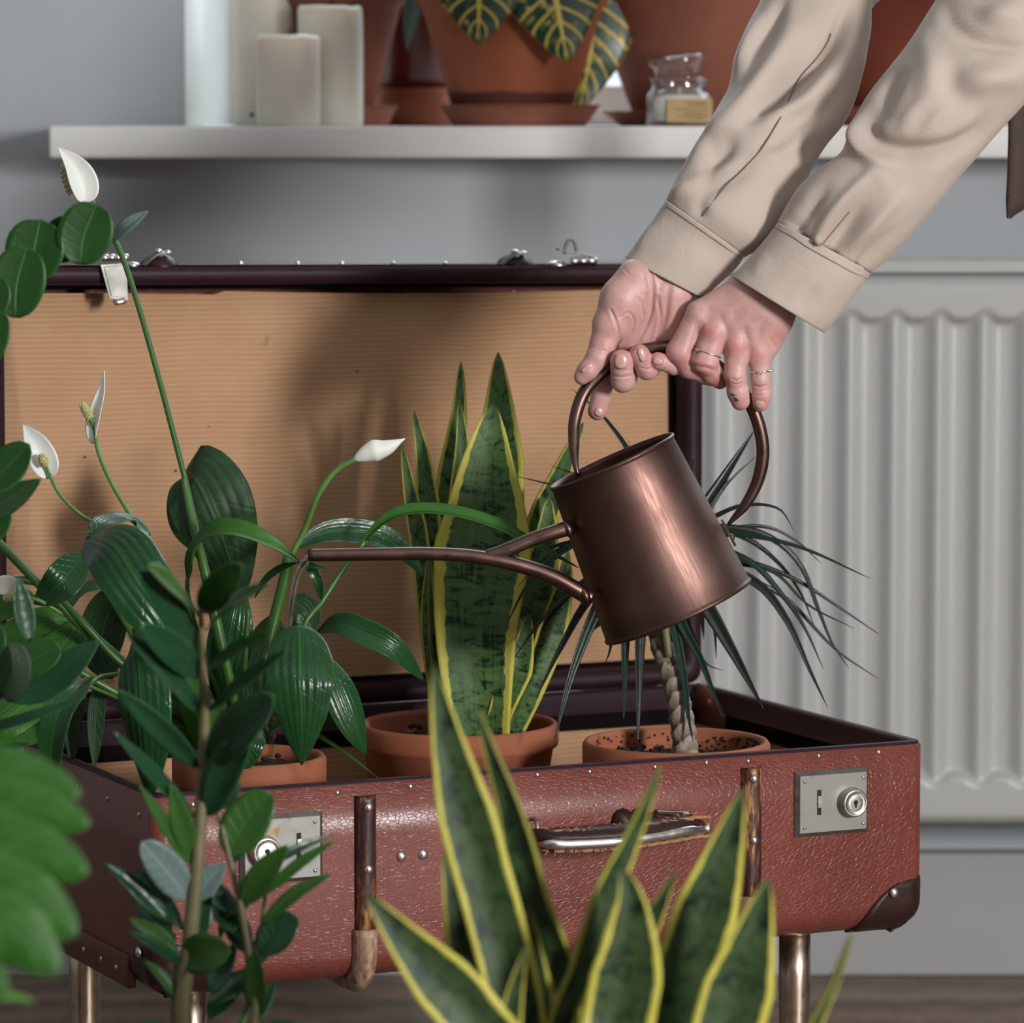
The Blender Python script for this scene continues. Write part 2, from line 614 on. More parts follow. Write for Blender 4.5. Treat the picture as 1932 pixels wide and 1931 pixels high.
def mk_trunk():
    t = NT('ringed_trunk')
    o = t.obj()
    r = t.n('Attribute', attribute_name='ring').outputs['Fac']
    n1 = t.noise(o, 120, 4, 0.6)
    c = t.ramp(t.math('MULTIPLY_ADD', n1, 0.7, t.math('MULTIPLY', r, 0.4)), [(0.3, (0.075, 0.055, 0.040)), (0.5, (0.19, 0.150, 0.115)), (0.75, (0.36, 0.29, 0.23))])
    c = t.mix(t.step(r, 0.12, 0.0), c, (0.040, 0.025, 0.018))
    t.p(col=c, rough=0.75)
    t.bump(n1, 0.0015)
    return t.m


def mk_wall():
    t = NT('grey_wall_paint')
    o = t.obj()
    n1 = t.noise(o, 1.6, 3)
    n2 = t.noise(o, 420, 3)
    c = t.mix(n1, (0.385, 0.415, 0.435), (0.425, 0.455, 0.475))
    t.p(col=c, rough=0.6, spec=0.3)
    t.bump(t.math('ADD', n2, t.math('MULTIPLY', t.noise(o, 12, 3), 3.0)), 0.0004, 0.6)
    return t.m


M = {}
M['leather'] = mk_leather()
M['leather_dark'] = mk_tape('dark_corner_leather', (0.018, 0.007, 0.007), (0.038, 0.015, 0.013), 0.40)
M['leather_brown'] = mk_tape('brown_strap_leather', (0.10, 0.030, 0.022), (0.15, 0.045, 0.032), 0.4)
M['lining'] = mk_lining(True)
M['floor_lining'] = mk_lining(False)
M['tape'] = mk_tape('purple_edge_tape', (0.014, 0.005, 0.008), (0.036, 0.015, 0.022), 0.45, 0.14)
M['tape_dark'] = mk_tape('dark_inner_paper', (0.005, 0.003, 0.004), (0.010, 0.006, 0.008), 0.8, 0.03)
M['batten'] = mk_wood_batten()
M['pale_wood'] = mk_pale_wood()
M['nickel'] = mk_metal('aged_nickel', (0.27, 0.268, 0.25), 0.46, 0.85, 0.5)
M['chrome'] = mk_metal('bright_nickel', (0.75, 0.73, 0.70), 0.22)
M['bronze'] = mk_metal('bronze_tube_leg', (0.58, 0.46, 0.36), 0.24)
M['copper'] = mk_copper()
M['copper_dark'] = mk_metal('dark_copper_tube', (0.150, 0.090, 0.075), 0.30, 0, 0.3)
M['terra'] = mk_terracotta()
M['terra_wet'] = mk_terra_wet()
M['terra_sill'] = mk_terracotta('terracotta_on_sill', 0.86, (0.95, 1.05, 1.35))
M['terra_red'] = mk_terracotta('red_terracotta', 0.62, (1.0, 0.70, 0.72))
M['glaze_red'] = plain('dark_red_glaze', (0.13, 0.022, 0.018), 0.25, var=0.2, scale=12)
M['soil'] = mk_soil()
M['lily'] = mk_leaf('peace_lily_leaf', (0.010, 0.058, 0.016), (0.022, 0.100, 0.026), (0.03, 0.14, 0.03), 0.26, 0.25, 9, edge=(0.05, 0.17, 0.04))
M['lily_bright'] = mk_leaf('fresh_lily_leaf', (0.030, 0.135, 0.012), (0.055, 0.20, 0.020), (0.07, 0.24, 0.03), 0.36, 0.3, 9)
M['lily_back'] = mk_leaf('lily_leaf_underside', (0.018, 0.058, 0.018), (0.032, 0.085, 0.028), (0.06, 0.12, 0.04), 0.5, 0.4, 7)
M['stem'] = plain('green_stem', (0.034, 0.105, 0.016), 0.4, var=0.25, scale=60)
M['stem_pale'] = plain('pale_green_stem', (0.085, 0.20, 0.040), 0.4, var=0.2, scale=60)
M['spathe'] = plain('white_spathe', (0.74, 0.74, 0.68), 0.5, var=0.06, scale=60, sss=0.15)
M['spadix'] = plain('cream_spadix', (0.50, 0.48, 0.22), 0.7, var=0.3, scale=500, bump=0.001, bs=700)
M['snake'] = mk_snake('snake_leaf', 0.85, 0.75, 17.0)
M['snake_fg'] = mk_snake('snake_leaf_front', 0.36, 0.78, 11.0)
M['base'] = plain('grey_baseboard_paint', (0.34, 0.345, 0.34), 0.45, var=0.05, scale=5)
M['seam_light'] = plain('beige_stitching', (0.30, 0.235, 0.18), 0.8)
M['zz'] = mk_leaf('zz_leaflet', (0.012, 0.062, 0.026), (0.026, 0.100, 0.040), (0.02, 0.09, 0.03), 0.24, 0.25, 7, edge=(0.06, 0.22, 0.07))
M['zz_light'] = mk_leaf('zz_leaflet_light', (0.030, 0.115, 0.016), (0.055, 0.165, 0.028), (0.06, 0.16, 0.03), 0.38, 0.3, 7)
M['zz_stem'] = plain('brown_green_stem', (0.13, 0.115, 0.055), 0.5, var=0.35, scale=50)
M['round'] = mk_leaf('round_leaf', (0.010, 0.066, 0.010), (0.024, 0.105, 0.014), (0.035, 0.14, 0.02), 0.45, 0.12, 5, edge=(0.05, 0.18, 0.02))
M['ruffle'] = mk_leaf('ruffled_leaf', (0.020, 0.105, 0.008), (0.045, 0.165, 0.016), (0.05, 0.19, 0.04), 0.42, 0.6, 5)
M['drac'] = mk_leaf('dracaena_blade', (0.007, 0.027, 0.017), (0.015, 0.052, 0.028), None, 0.30, 0.0, 5, edge=(0.05, 0.012, 0.02))
M['drac_red'] = mk_leaf('dracaena_dark_blade', (0.012, 0.020, 0.018), (0.028, 0.034, 0.030), None, 0.35, 0.0, 5, edge=(0.05, 0.01, 0.02))
M['trunk'] = mk_trunk()
M['croton'] = mk_croton()
M['grey_leaf'] = mk_leaf('grey_green_leaf', (0.10, 0.18, 0.16), (0.26, 0.36, 0.34), (0.4, 0.46, 0.40), 0.3, 0.6, 7)
M['skin'] = mk_skin()
M['nail'] = plain('finger_nail', (0.60, 0.34, 0.31), 0.22, var=0.06, scale=200, sss=0.1)
M['cloth'] = mk_cloth()
M['seam'] = plain('seam_thread', (0.15, 0.105, 0.08), 0.8)
M['brown_cloth'] = plain('brown_wool', (0.065, 0.042, 0.036), 0.85, var=0.25, scale=300, bump=0.0006, bs=900)
M['hair'] = plain('brown_hair', (0.10, 0.055, 0.03), 0.5, var=0.4, scale=200, bump=0.002, bs=200)
M['silver'] = mk_metal('silver', (0.80, 0.78, 0.74), 0.2)
M['wall'] = mk_wall()
M['white'] = plain('white_gloss_paint', (0.74, 0.735, 0.71), 0.35, var=0.04, scale=6, bump=0.0003, bs=200)
M['rad'] = plain('radiator_enamel', (0.42, 0.425, 0.415), 0.38, var=0.04, scale=5, bump=0.0002, bs=300)
M['ceil'] = plain('ceiling_paint', (0.7, 0.7, 0.69), 0.8, var=0.03)
M['candle'] = plain('ivory_wax', (0.76, 0.73, 0.63), 0.45, var=0.06, scale=25, bump=0.0004, bs=60, sss=0.25)
M['wick'] = plain('burnt_wick', (0.02, 0.015, 0.01), 0.9)
M['kraft'] = plain('kraft_label', (0.42, 0.29, 0.145), 0.8, var=0.08, scale=200)
M['ink'] = plain('label_ink', (0.12, 0.08, 0.03), 0.8)
M['floor'] = mk_floor()
M['fibre'] = plain('frayed_fibre', (0.34, 0.17, 0.08), 0.85, var=0.4, scale=300)


def mk_glass(name, ior=1.45, rough=0.03, col=(0.98, 0.99, 0.99), k=1.0):
    t = NT(name)
    tr = t.n('BsdfTransparent', _inp={0: col})
    gl = t.n('BsdfGlossy', _inp={'Roughness': rough})
    fr = t.math('MULTIPLY_ADD', t.n('LayerWeight', _inp={0: 0.35}).outputs[1], 0.75 * k, 0.05)
    mx = t.n('MixShader', _inp={0: fr, 1: tr.outputs[0], 2: gl.outputs[0]})
    t.t.links.new(mx.outputs[0], t.out.inputs[0])
    return t.m


M['glass'] = mk_glass('clear_glass')
M['water'] = mk_glass('water', 1.33, 0.02, (0.92, 0.92, 0.90), 1.3)
# ------------------------------------------------------------------ the room
WY = 4.115                       # front of the wall under the sill
SF = 4.00                        # front edge of the sill
ZS1 = P(966, 238, SF)[2]
ZS0 = P(966, 299, SF)[2]


def X_at(px, Y): return (px - 966) / FPX * P(px, 245, Y)[1] * 1.0


def room():
    XL, XR, YB, ZT = -2.3, 2.6, -1.6, 2.55
    # floor: boards run along X; the ones the picture can show are pieces of their own
    fl = obj('floor', *box(XL, XR, YB, 4.36, -0.06, -0.012), M['floor'], smooth=False)
    fl['kind'] = 'structure'
    proto = None
    yb = 4.10
    k = 0
    while yb > 2.6:
        x = XL + (0.35 + 0.77 * (k % 3))
        xs = [XL, x, x + 1.25, x + 2.5, XR]
        for a, b in zip(xs[:-1], xs[1:]):
            if b > XR: b = XR
            if b - a < 0.05: continue
            b_ = obj('floorboard', *box(a + 0.0006, b - 0.0006, yb - 0.1294, yb - 0.0006, -0.012, 0.0 + 0.0003 * ((k * 7) % 3), 0.0012), M['floor'], fl)
        yb -= 0.13
        k += 1
    r = obj('floorboard', *box(XL, XR, YB, yb, -0.012, 0.0, 0.001), M['floor'], fl)
    r['label'] = 'run of floorboards towards the camera'
    XO0 = P(350, 245, WY)[0]
    XO1 = 1.35
    ZO = 2.15
    XI0 = P(462, 245, 4.34)[0]
    V, F = join(box(XL, XO0, WY, 4.36, -0.05, ZT), box(XO0, XO1, WY, 4.36, -0.05, ZS0 - 0.0005), box(XO1, XR, WY, 4.36, -0.05, ZT),
                box(XO0, XO1, WY, 4.36, ZO, ZT))
    w = obj('wall_back', V, F, M['wall'], smooth=False); w['kind'] = 'structure'
    # splayed white reveal beside the window
    pr = np.array([(XO0 - 0.0005, WY - 0.001), (XI0, 4.34), (XO0 - 0.0005, 4.34)])
    V = np.vstack([np.c_[pr, [ZS1 + .0005] * 3], np.c_[pr, [ZO] * 3]])
    t = obj('trim_1', V, [(2, 1, 0), (3, 4, 5), (0, 1, 4, 3), (1, 2, 5, 4), (2, 0, 3, 5)], M['white'], smooth=False)
    t['kind'] = 'structure'
    # sill
    xs0 = P(92, 245, SF)[0]
    s = obj('trim_2', *box(xs0, XO1 + 0.2, SF, 4.335, ZS0, ZS1, 0.0028), M['white']); s['kind'] = 'structure'
    s['label'] = 'white window sill board'
    # baseboard
    zb = P(966, 1611, 4.085)[2]
    b = obj('baseboard_back', *box(XL, XR, 4.085, WY + 0.001, 0.0, zb, 0.003), M['base'], smooth=False); b['kind'] = 'structure'
    for nm, bb in (('wall_left', (XL - .1, XL, YB, 4.36, -.05, ZT)), ('wall_front', (XL - .1, XR + .1, YB - .1, YB, -.05, ZT)),
                   ('ceiling', (XL - .1, XR + .1, YB - .1, 4.36, ZT, ZT + .1))):
        o = obj(nm, *box(*bb), M['ceil'] if nm == 'ceiling' else M['wall'], smooth=False); o['kind'] = 'structure'
    # right wall with its own window opening
    V, F = join(box(XR, XR + .1, YB, -.30, -.05, ZT), box(XR, XR + .1, .20, 4.36, -.05, ZT), box(XR, XR + .1, -.30, .20, -.05, .75),
                box(XR, XR + .1, -.30, .20, 1.70, ZT))
    o = obj('wall_right', V, F, M['wall'], smooth=False); o['kind'] = 'structure'
    # window behind the pots
    t = NT('window_pane_glass')
    tr = t.n('BsdfTransparent', _inp={0: (0.93, 0.96, 0.97)})
    gl = t.n('BsdfGlossy', _inp={'Roughness': 0.02})
    mx = t.n('MixShader', _inp={0: 0.07, 1: tr.outputs[0], 2: gl.outputs[0]})
    t.t.links.new(mx.outputs[0], t.out.inputs[0])
    win = empty('window_1', (0.5, 4.32, ZS1), world=True); win['kind'] = 'structure'
    zr = P(966, 160, 4.31)[2]
    bars = [box(XI0, XO1, 4.30, 4.35, ZS1 + 0.0005, zr, 0.003), box(XI0, XO1, 4.30, 4.35, ZO - .05, ZO, 0.003)]
    for x in (XI0, 0.50, XO1 - 0.05):
        bars.append(box(x, x + 0.05, 4.302, 4.348, zr, ZO - .05, 0.003))
    obj('window_frame', *join(*bars), M['white'], win, smooth=False)
    obj('pane', *box(XI0 + .05, .50, 4.322, 4.326, zr, ZO - .05), t.m, win, smooth=False)
    obj('pane', *box(.55, XO1 - .05, 4.322, 4.326, zr, ZO - .05), t.m, win, smooth=False)


room()


def radiator():
    X0, X1 = P(1250, 245, 3.985)[0], 1.12
    YF = 3.985
    zt = P(966, 491, YF)[2]; z1 = P(966, 514, YF)[2]
    z2 = P(966, 592, YF)[2]; z3 = P(966, 1478, YF)[2]; zb = P(966, 1556, YF)[2]
    r = empty('radiator', (X0, YF, zb - .03))
    tag(r, 'white ribbed panel radiator on the wall under the sill, right of the open suitcase', 'radiator')
    per = 84 * YF / FPX
    x0p = P(1607, 245, YF)[0]
    xs = np.arange(X0, X1, per / 12)
    zs = np.r_[np.linspace(z1 - .003, z2 + .012, 10), np.linspace(z2 + .008, z2 - .03, 14), np.linspace(z2 - .08, z3 + .07, 8),
               np.linspace(z3 + .03, z3 - .008, 14), np.linspace(z3 - .012, zb, 10)]
    V = []
    for z in zs:
        ph = (xs - x0p) / per
        g = (0.5 + 0.5 * np.cos(2 * PI * ph)) ** 2.2
        # arched ends of the pressed grooves
        top = z2 - 0.004 + 0.010 * g; bot = z3 + 0.004 - 0.010 * g
        s = np.clip((top - z) / 0.007, 0, 1) * np.clip((z - bot) / 0.007, 0, 1)
        s = s * s * (3 - 2 * s)
        d = s * (0.003 + 0.009 * (1 - g))
        # rolled top and bottom edges
        e = np.clip(1 - (z1 - z) / 0.016, 0, 1) ** 2 * 0.012 + np.clip(1 - (z - zb) / 0.010, 0, 1) ** 2 * 0.008
        V.append(np.c_[xs, YF + d + e, np.full(len(xs), z)])
    V = loft(V, closed=False)
    V = (V[0], [f[::-1] for f in V[1]])
    obj('front_panel', *V, M['rad'], r)
    obj('back_panel', *box(X0, X1, YF + .055, YF + .072, zb, z1 - .004, .004), M['rad'], r)
    obj('side_cover', *box(X0 - .003, X0 + .001, YF + .008, YF + .075, zb + .004, z1, .001), M['rad'], r)
    obj('side_cover', *box(X1 - .001, X1 + .003, YF + .008, YF + .075, zb + .004, z1, .001), M['rad'], r)
    g = [box(X0, X1, YF - .002, YF + .010, z1 - .001, zt, .002), box(X0, X1, YF + .068, YF + .078, z1 - .001, zt, .002)]
    x = X0 + .01
    while x < X1 - .01:
        g.append(box(x, x + .004, YF + .009, YF + .069, z1 + .002, zt - .002)); x += .016
    tp = obj('top_grille', *join(*g), M['rad'], r, smooth=False)
    for x in (X0 + .12, X1 - .12):
        obj('bracket', *box(x, x + .03, YF + .074, WY - .001, zb + .05, z1 - .05, .001), M['rad'], r)


radiator()
# ------------------------------------------------------------------ the suitcase
ZR = 0.35
FR = PZ(1746, 1402, ZR); FL = PZ(288, 1506, ZR)
U3 = (FR - FL); CW = float(np.linalg.norm(U3)); U3 = U3 / CW
V3 = np.array([-U3[1], U3[0], 0.0])
CD = 0.388
ZB = 0.199
ANG = math.atan2(U3[1], U3[0])
CORG = np.array([FL[0], FL[1], 0.0])


def to_case(p):
    d = np.asarray(p) - CORG
    return np.array([d @ U3, d @ V3, d[2]])


def from_case(p):
    p = np.asarray(p, float)
    return CORG + np.outer(p[..., 0], U3).reshape(p.shape) + np.outer(p[..., 1], V3).reshape(p.shape) + np.outer(p[..., 2], [0, 0, 1]).reshape(p.shape)


def on_case(px, py, yl):
    """case-local (x, yl, z) that the photograph shows at a pixel, on the plane y = yl"""
    r = ray(px, py)
    o = CO - CORG
    t = (yl - o @ V3) / (r @ V3)
    return to_case(CO + r * t)


def sweep_half(path, x, hw, dep, n=8):
    """half-round batten; path = (y, z, ny, nz)"""
    L = []
    th = np.linspace(0, PI, n)
    for y, z, ny, nz_ in path:
        pts = [(x + hw * math.cos(t), y + ny * dep * math.sin(t), z + nz_ * dep * math.sin(t)) for t in th]
        pts += [(x - hw * .6, y - ny * .0015, z - nz_ * .0015), (x + hw * .6, y - ny * .0015, z - nz_ * .0015)]
        L.append(np.array(pts))
    return loft(L, True, True, True)


def suitcase():
    c = empty('suitcase', CORG, ANG, world=False)
    tag(c, 'open vintage red-brown suitcase standing on metal tube legs, holding three potted plants', 'suitcase')
    R = 0.022
    loops = []
    for k in range(7):
        a = PI / 2 * k / 6
        i = R * (1 - math.sin(a))
        loops.append(rrect(i, CW - i, i, CD - i, 0.012, 4, ZB + R * (1 - math.cos(a))))
    for z in (ZB + .06, ZB + .11, ZR - .001): loops.append(rrect(0, CW, 0, CD, 0.010, 4, z))
    loops.append(rrect(.004, CW - .004, .004, CD - .004, 0.008, 4, ZR - .0005))
    obj('base_shell', *loft(loops, True, True, False), M['leather'], c)
    t = 0.0105
    loops = [rrect(.0014, CW - .0014, .0014, CD - .0014, .009, 4, ZR - .001), rrect(.002, CW - .002, .002, CD - .002, .008, 4, ZR + .0016),
             rrect(t - .002, CW - t + .002, t - .002, CD - t + .002, .006, 4, ZR + .0016), rrect(t, CW - t, t, CD - t, .006, 4, ZR - .001),
             rrect(t, CW - t, t, CD - t, .006, 4, ZR - .018), rrect(t + .001, CW - t - .001, t + .001, CD - t - .001, .006, 4, ZR - .0185)]
    obj('edge_tape', *loft(loops), M['tape'], c)
    t2 = t + .001
    loops = [rrect(t2, CW - t2, t2, CD - t2, .006, 4, z) for z in (ZR - .018, ZR - .025, ZR - .032)]
    obj('inner_wall_paper', *loft(loops), M['tape_dark'], c)
    loops = [rrect(t2 - .001, CW - t2 + .001, t2 - .001, CD - t2 + .001, .006, 4, z) for z in (ZR - .030, ZB + .05, ZB + .0062)]
    obj('inner_wall_lining', *loft(loops), M['lining'], c)
    fl = [rrect(t2 + .001, CW - t2 - .001, t2 + .001, CD - t2 - .001, .006, 4, ZB + .003), rrect(t2 + .001, CW - t2 - .001, t2 + .001, CD - t2 - .001, .006, 4, ZB + .006)]
    obj('floor_lining', *loft(fl, True, True, True), M['floor_lining'], c, smooth=False)
    # ---- corner caps
    def cap(cx, sx, name='corner_cap', side_only=False):
        A, T = 0.060, 0.056
        V, F = [], []
        nt, ns = 12, 17
        for it in range(nt + 1):
            tt = T * it / nt
            a = A * math.sqrt(max(0.0, 1 - (tt / T) ** 2)) + .0008
            if tt < R * PI / 2:
                th = tt / R
                off = R * (1 - math.sin(th)); z = ZB + R * (1 - math.cos(th)); nrm_h, nrm_z = math.sin(th), -math.cos(th)
            else:
                off = 0; z = ZB + R + tt - R * PI / 2; nrm_h, nrm_z = 1, 0
            for i in range(ns):
                s = (2 * i / (ns - 1) - 1) * a
                e = .0022
                # rounded vertical corner of radius rc
                rc = .014
                if s < -rc * .78: x, y, nx, ny = -s, off, 0, -1
                elif s > rc * .78: x, y, nx, ny = off, s, -1, 0
                else:
                    ph = (s / (rc * .78) + 1) / 2 * PI / 2
                    x, y = off + rc * (1 - math.sin(ph)), off + rc * (1 - math.cos(ph)); nx, ny = -math.sin(ph), -math.cos(ph)
                V.append((cx + sx * (x + nx * e * nrm_h), y + ny * e * nrm_h, z + nrm_z * e))
        V = np.array(V)
        for it in range(nt):
            for i in range(ns - 1):
                q = (it * ns + i, it * ns + i + 1, (it + 1) * ns + i + 1, (it + 1) * ns + i)
                F.append(q if sx > 0 else q[::-1])
        o = obj(name, V, F, M['leather_dark'], c)
        m = o.modifiers.new('t', 'SOLIDIFY'); m.thickness = .0024; m.offset = 1.0
        px = .030 if sx < 0 else .026
        obj('rivet', *dome((cx + sx * px, -.0040, ZB + .032), (0, -1, 0), .0042, .55), M['chrome'], o)
        if sx > 0:
            obj('rivet', *dome((-.0040, .022, ZB + .032), (-1, 0, 0), .0042, .55), M['chrome'], o)
        return o
    cap(0, 1); cap(CW, -1)
    # ---- bottom strips on the left side
    st = obj('bottom_strip', *box(-.003, .004, .050, CD - .03, ZB - .001, ZB + .024, .001), M['leather_brown'], c)
    for y in (.075, .11, .15, .20, .25, .30):
        obj('nail', *dome((-.003, y, ZB + .011), (-1, 0, 0), .0022, .5, 8, 3), M['chrome'], st)
    for y, z in ((.03, ZR - .017), (.10, ZR - .015), (.17, ZR - .016), (.25, ZR - .016), (.022, ZR - .07), (.33, ZR - .015)):
        obj('nail', *dome((-.0002, y, z), (-1, 0, 0), .0024, .5, 8, 3), M['bronze'], c)
    # ---- nails along the front edge
    for px, py in ((364, 1519), (510, 1507), (637, 1497), (775, 1485), (1014, 1463), (1113, 1457), (1236, 1448), (1333, 1440), (1412, 1437), (1545, 1427), (1658, 1420)):
        p = on_case(px, py, -.0002)
        obj('nail', *dome(p, (0, -1, 0), .0021, .45, 8, 3), M['chrome'], c)
    # ---- battens
    for pxa, pxb, pyt, nails in ((668, 708, 1503, (1525, 1642)), (1397, 1435, 1450, (1471, 1587, 1700))):
        a, b = on_case(pxa, pyt, 0), on_case(pxb, pyt, 0)
        x = (a[0] + b[0]) / 2; hw = (b[0] - a[0]) / 2 * 1.0; zt = a[2]
        zm = ZB + .040
        path = [(0, zt - .000, -1, 0)] + [(0, z, -1, 0) for z in np.linspace(zt - .004, zm, 8)]
        bt = obj('wooden_batten', *sweep_half(path, x, hw, .0085), M['batten'], c)
        obj('cut_end', *loft([np.array([(x + hw * math.cos(q), -.0087 * math.sin(q) * k, zt + .0012 * k - .0004) for q in np.linspace(0, PI, 9)]) for k in (.05, 1.0)], False), M['pale_wood'], bt)
        rr = R + .0005
        path = [(-.0002, zm - .0005, -1, 0), (-.0005, zm - .006, -1, 0), (0, ZB + R + .004, -1, 0)]
        for k in range(9):
            q = PI / 2 * k / 8
            path.append((R - R * math.cos(q), ZB + R - R * math.sin(q), -math.cos(q), -math.sin(q)))
        path += [(.045, ZB, 0, -1), (.06, ZB, 0, -1)]
        obj('worn_foot', *sweep_half(path, x - .001, hw * 1.12, .0125), M['pale_wood'], bt)
        for py in nails:
            p = on_case((pxa + pxb) / 2 + 6, py, -.009)
            obj('rivet', *dome((p[0] + .001, -.0080, p[2]), (0, -1, 0), .0037, .7), M['chrome'], bt)
    for px, py in ((757, 1617), (798, 1613), (1478, 1640)):
        if px > 1400: continue
        p = on_case(px, py, 0)
        obj('rivet', *dome(p, (0, -1, 0), .0044, .65), M['chrome'], c)
    # ---- locks
    def lock(xr, zc, flip):
        w, h = .0665, .052
        x0, x1 = xr - w, xr
        z0, z1 = zc - h / 2, zc + h / 2
        def rr_(i, y): return np.array([(x0 + i, y, z0 + i), (x1 - i, y, z0 + i), (x1 - i, y, z1 - i), (x0 + i, y, z1 - i)])
        pl = obj('lock_plate', *loft([rr_(0, .0005), rr_(0, -.0012), rr_(.0032, -.0046)], True, False, True), M['nickel'], c, smooth=False)
        def fx(k): return x0 + w * (1 - k if flip else k)
        for kx in (.11, .91):
            for zz in (z0 + .0075, z1 - .0075):
                obj('rivet', *dome((fx(kx), -.0044, zz), (0, -1, 0), .0018, .7, 10, 3), M['chrome'], pl)
        k = (fx(.735), -.0046, zc - .0005)
        pr = [(.0120, 0), (.0122, .0015), (.0112, .003), (.0112, .0075), (.0104, .0086), (.0092, .0086), (.0086, .0078), (.0060, .0084), (.0040, .0084)]
        kb = obj('key_cylinder', *lathe(pr, 28, (0, -1, 0), k, False, True), M['chrome'], pl)
        obj('keyhole', *join(lathe([(.0019, 0), (.0019, .0004)], 12, (0, -1, 0), (k[0], k[1] - .0084, k[2] + .0008), False, True),
                             box(k[0] - .0008, k[0] + .0008, k[1] - .0088, k[1] - .0084, k[2] - .0034, k[2])), M['wick'], kb)
        xs = fx(.305)
        obj('slot', *box(xs - .0018, xs + .0018, -.0049, -.0044, zc - .0090, zc + .0110), M['wick'], pl, smooth=False)
        obj('slider', *join(*[box(xs - .0015, xs + .0015, -.0058 - .0003 * (q % 2), -.0046, zc - .0030 + q * .0012, zc - .0020 + q * .0012) for q in range(8)]), M['chrome'], pl, smooth=False)
    a = on_case(1636, 1508, 0); lock(a[0], a[2], False)
    b = on_case(607, 1594, 0); lock(b[0], b[2], True)
    # ---- handle
    H = -.030
    pts = [on_case(x, y, q) for x, y, q in ((1006, 1572, -.012), (1030, 1578, -.026), (1080, 1578, H), (1160, 1573, H - .004), (1240, 1562, H), (1290, 1553, -.026), (1318, 1552, -.014))]
    core = tube(pts, [(0, .006), (.1, .0105), (.5, .0125), (.9, .0105), (1, .005)], 14, 40, True, [(0, .6), (1, .6)], hint=(0, 0, 1))
    v = core[0] + np.c_[np.zeros(len(core[0])), np.zeros(len(core[0])), nz(core[0], 300) * .0008]
    hd = obj('handle', v, core[1], M['leather_dark'], c)
    st_ = tube([p + np.array([0, -.0095, -.0045]) for p in pts], [(0, .003), (.06, .0042), (.94, .0042), (1, .0035)], 12, 40, True)
    obj('handle_bar', *st_, M['chrome'], hd)
    e = pts[-1] + np.array([.002, -.0095, -.0035])
    obj('bar_end', *ball(e, .0044, 12), M['chrome'], hd)
    fr = []
    cc = spline(pts, 60)
    for i in range(110):
        j = int(rnd.uniform(2, 56)); up = rnd.random() < .38
        p = cc[j] + np.array([rnd.uniform(-.003, .003), -.004 + rnd.uniform(-.004, .003), (.0055 if up else -.0095) + rnd.uniform(-.001, .001)])
        d = np.array([rnd.uniform(-1, 1), rnd.uniform(-.6, .2), (0.6 if up else -1) * rnd.uniform(.1, .7)]); d *= rnd.uniform(.002, .006) / np.linalg.norm(d)
        fr.append(tube([p, p + d * .6 + np.array([.0006, 0, .0004]), p + d], rnd.uniform(.00025, .0007), 4, 4))
    for k in range(14):
        j = 3 + k * 4
        if j < 57:
            a_ = cc[j] + np.array([0, -.0052, .0040]); fr.append(tube([a_, a_ + np.array([.006, -.0005, .0004]), a_ + np.array([.013, 0, -.0003])], .0016, 5, 5))
            a_ = cc[j] + np.array([0, -.0052, -.0105]); fr.append(tube([a_, a_ + np.array([.006, -.0008, -.0006]), a_ + np.array([.013, 0, .0003])], .0018, 5, 5))
    ob = obj('frayed_edge', *join(*fr), M['fibre'], hd); ob['kind'] = 'stuff'
    w = [on_case(x, y, q) for x, y, q in ((1240, 1532, -.003), (1268, 1533, -.010), (1290, 1534, -.016), (1301, 1541, -.019), (1303, 1555, -.020))]
    obj('wire_loop', *tube(w, .0018, 8, 20), M['chrome'], hd)
    w = [on_case(x, y, q) for x, y, q in ((996, 1548, -.002), (1008, 1546, -.010), (1014, 1556, -.018), (1014, 1572, -.02))]
    obj('wire_loop', *tube(w, .0018, 8, 16), M['chrome'], hd)
    p = on_case(1200, 1552, 0)
    pad = obj('leather_pad', *join(dome((p[0] - .012, 0, p[2] + .002), (0, -1, 0), .0100, .8), dome((p[0] + .002, 0, p[2] + .002), (0, -1, 0), .0095, .8),
                                   dome((p[0] + .012, 0, p[2]), (0, -1, 0), .0075, .7)), M['leather_dark'], hd)
    obj('rivet', *dome((p[0] + .018, -.003, p[2] - .001), (0, -1, 0), .003, .8), M['chrome'], hd)
    p = on_case(985, 1560, 0)
    obj('leather_pad', *dome((p[0] - .004, 0, p[2]), (0, -1, 0), .010, .5), M['leather_dark'], hd)
    # ---- lid
    z0, z1 = ZR + .0014, P(1180, 498, 3.66)[2]
    Y0, DL = CD + .001, .052
    def shear(v):
        v = np.array(v); v[:, 2] += .0075 * (1 - v[:, 0] / CW) * np.clip((v[:, 2] - z0) / (z1 - z0), 0, 1); return v
    def rl(i, y, r=.012): return rrect(i, CW - i, z0 + i, z1 - i, max(r - i * .3, .003), 4, y, 'xz')
    lid = obj('lid', *(lambda vf: (shear(vf[0]), vf[1]))(loft([rl(.0, Y0 + .001), rl(.0, Y0 + DL - .018), rl(.006, Y0 + DL - .005), rl(.02, Y0 + DL)], True, False, True)), M['leather'], c)
    k = .0165
    vf = loft([rl(.0012, Y0 + .002), rl(.0018, Y0 - .0006), rl(.006, Y0 - .0024), rl(.011, Y0 - .0014), rl(k - .002, Y0 + .0002), rl(k, Y0 + .003), rl(k, Y0 + .022)])
    vt = shear(vf[0])
    vt[:, 2] += .0008 * nz(vt, 22) * (vt[:, 2] > z1 - .03)
    obj('lid_edge_tape', vt, vf[1], M['tape'], lid)
    vf = loft([rl(k + .0002, Y0 + .0215), rl(k + .0035, Y0 + .0225), rl(k + .0035, Y0 + .034)])
    obj('lid_inner_wall', shear(vf[0]), vf[1], M['tape_dark'], lid)
    # lining sheet, slightly wavy, its top edge lifting
    nx, nz_ = 60, 44
    xs = np.linspace(k + .0035, CW - k - .0035, nx)
    V = []
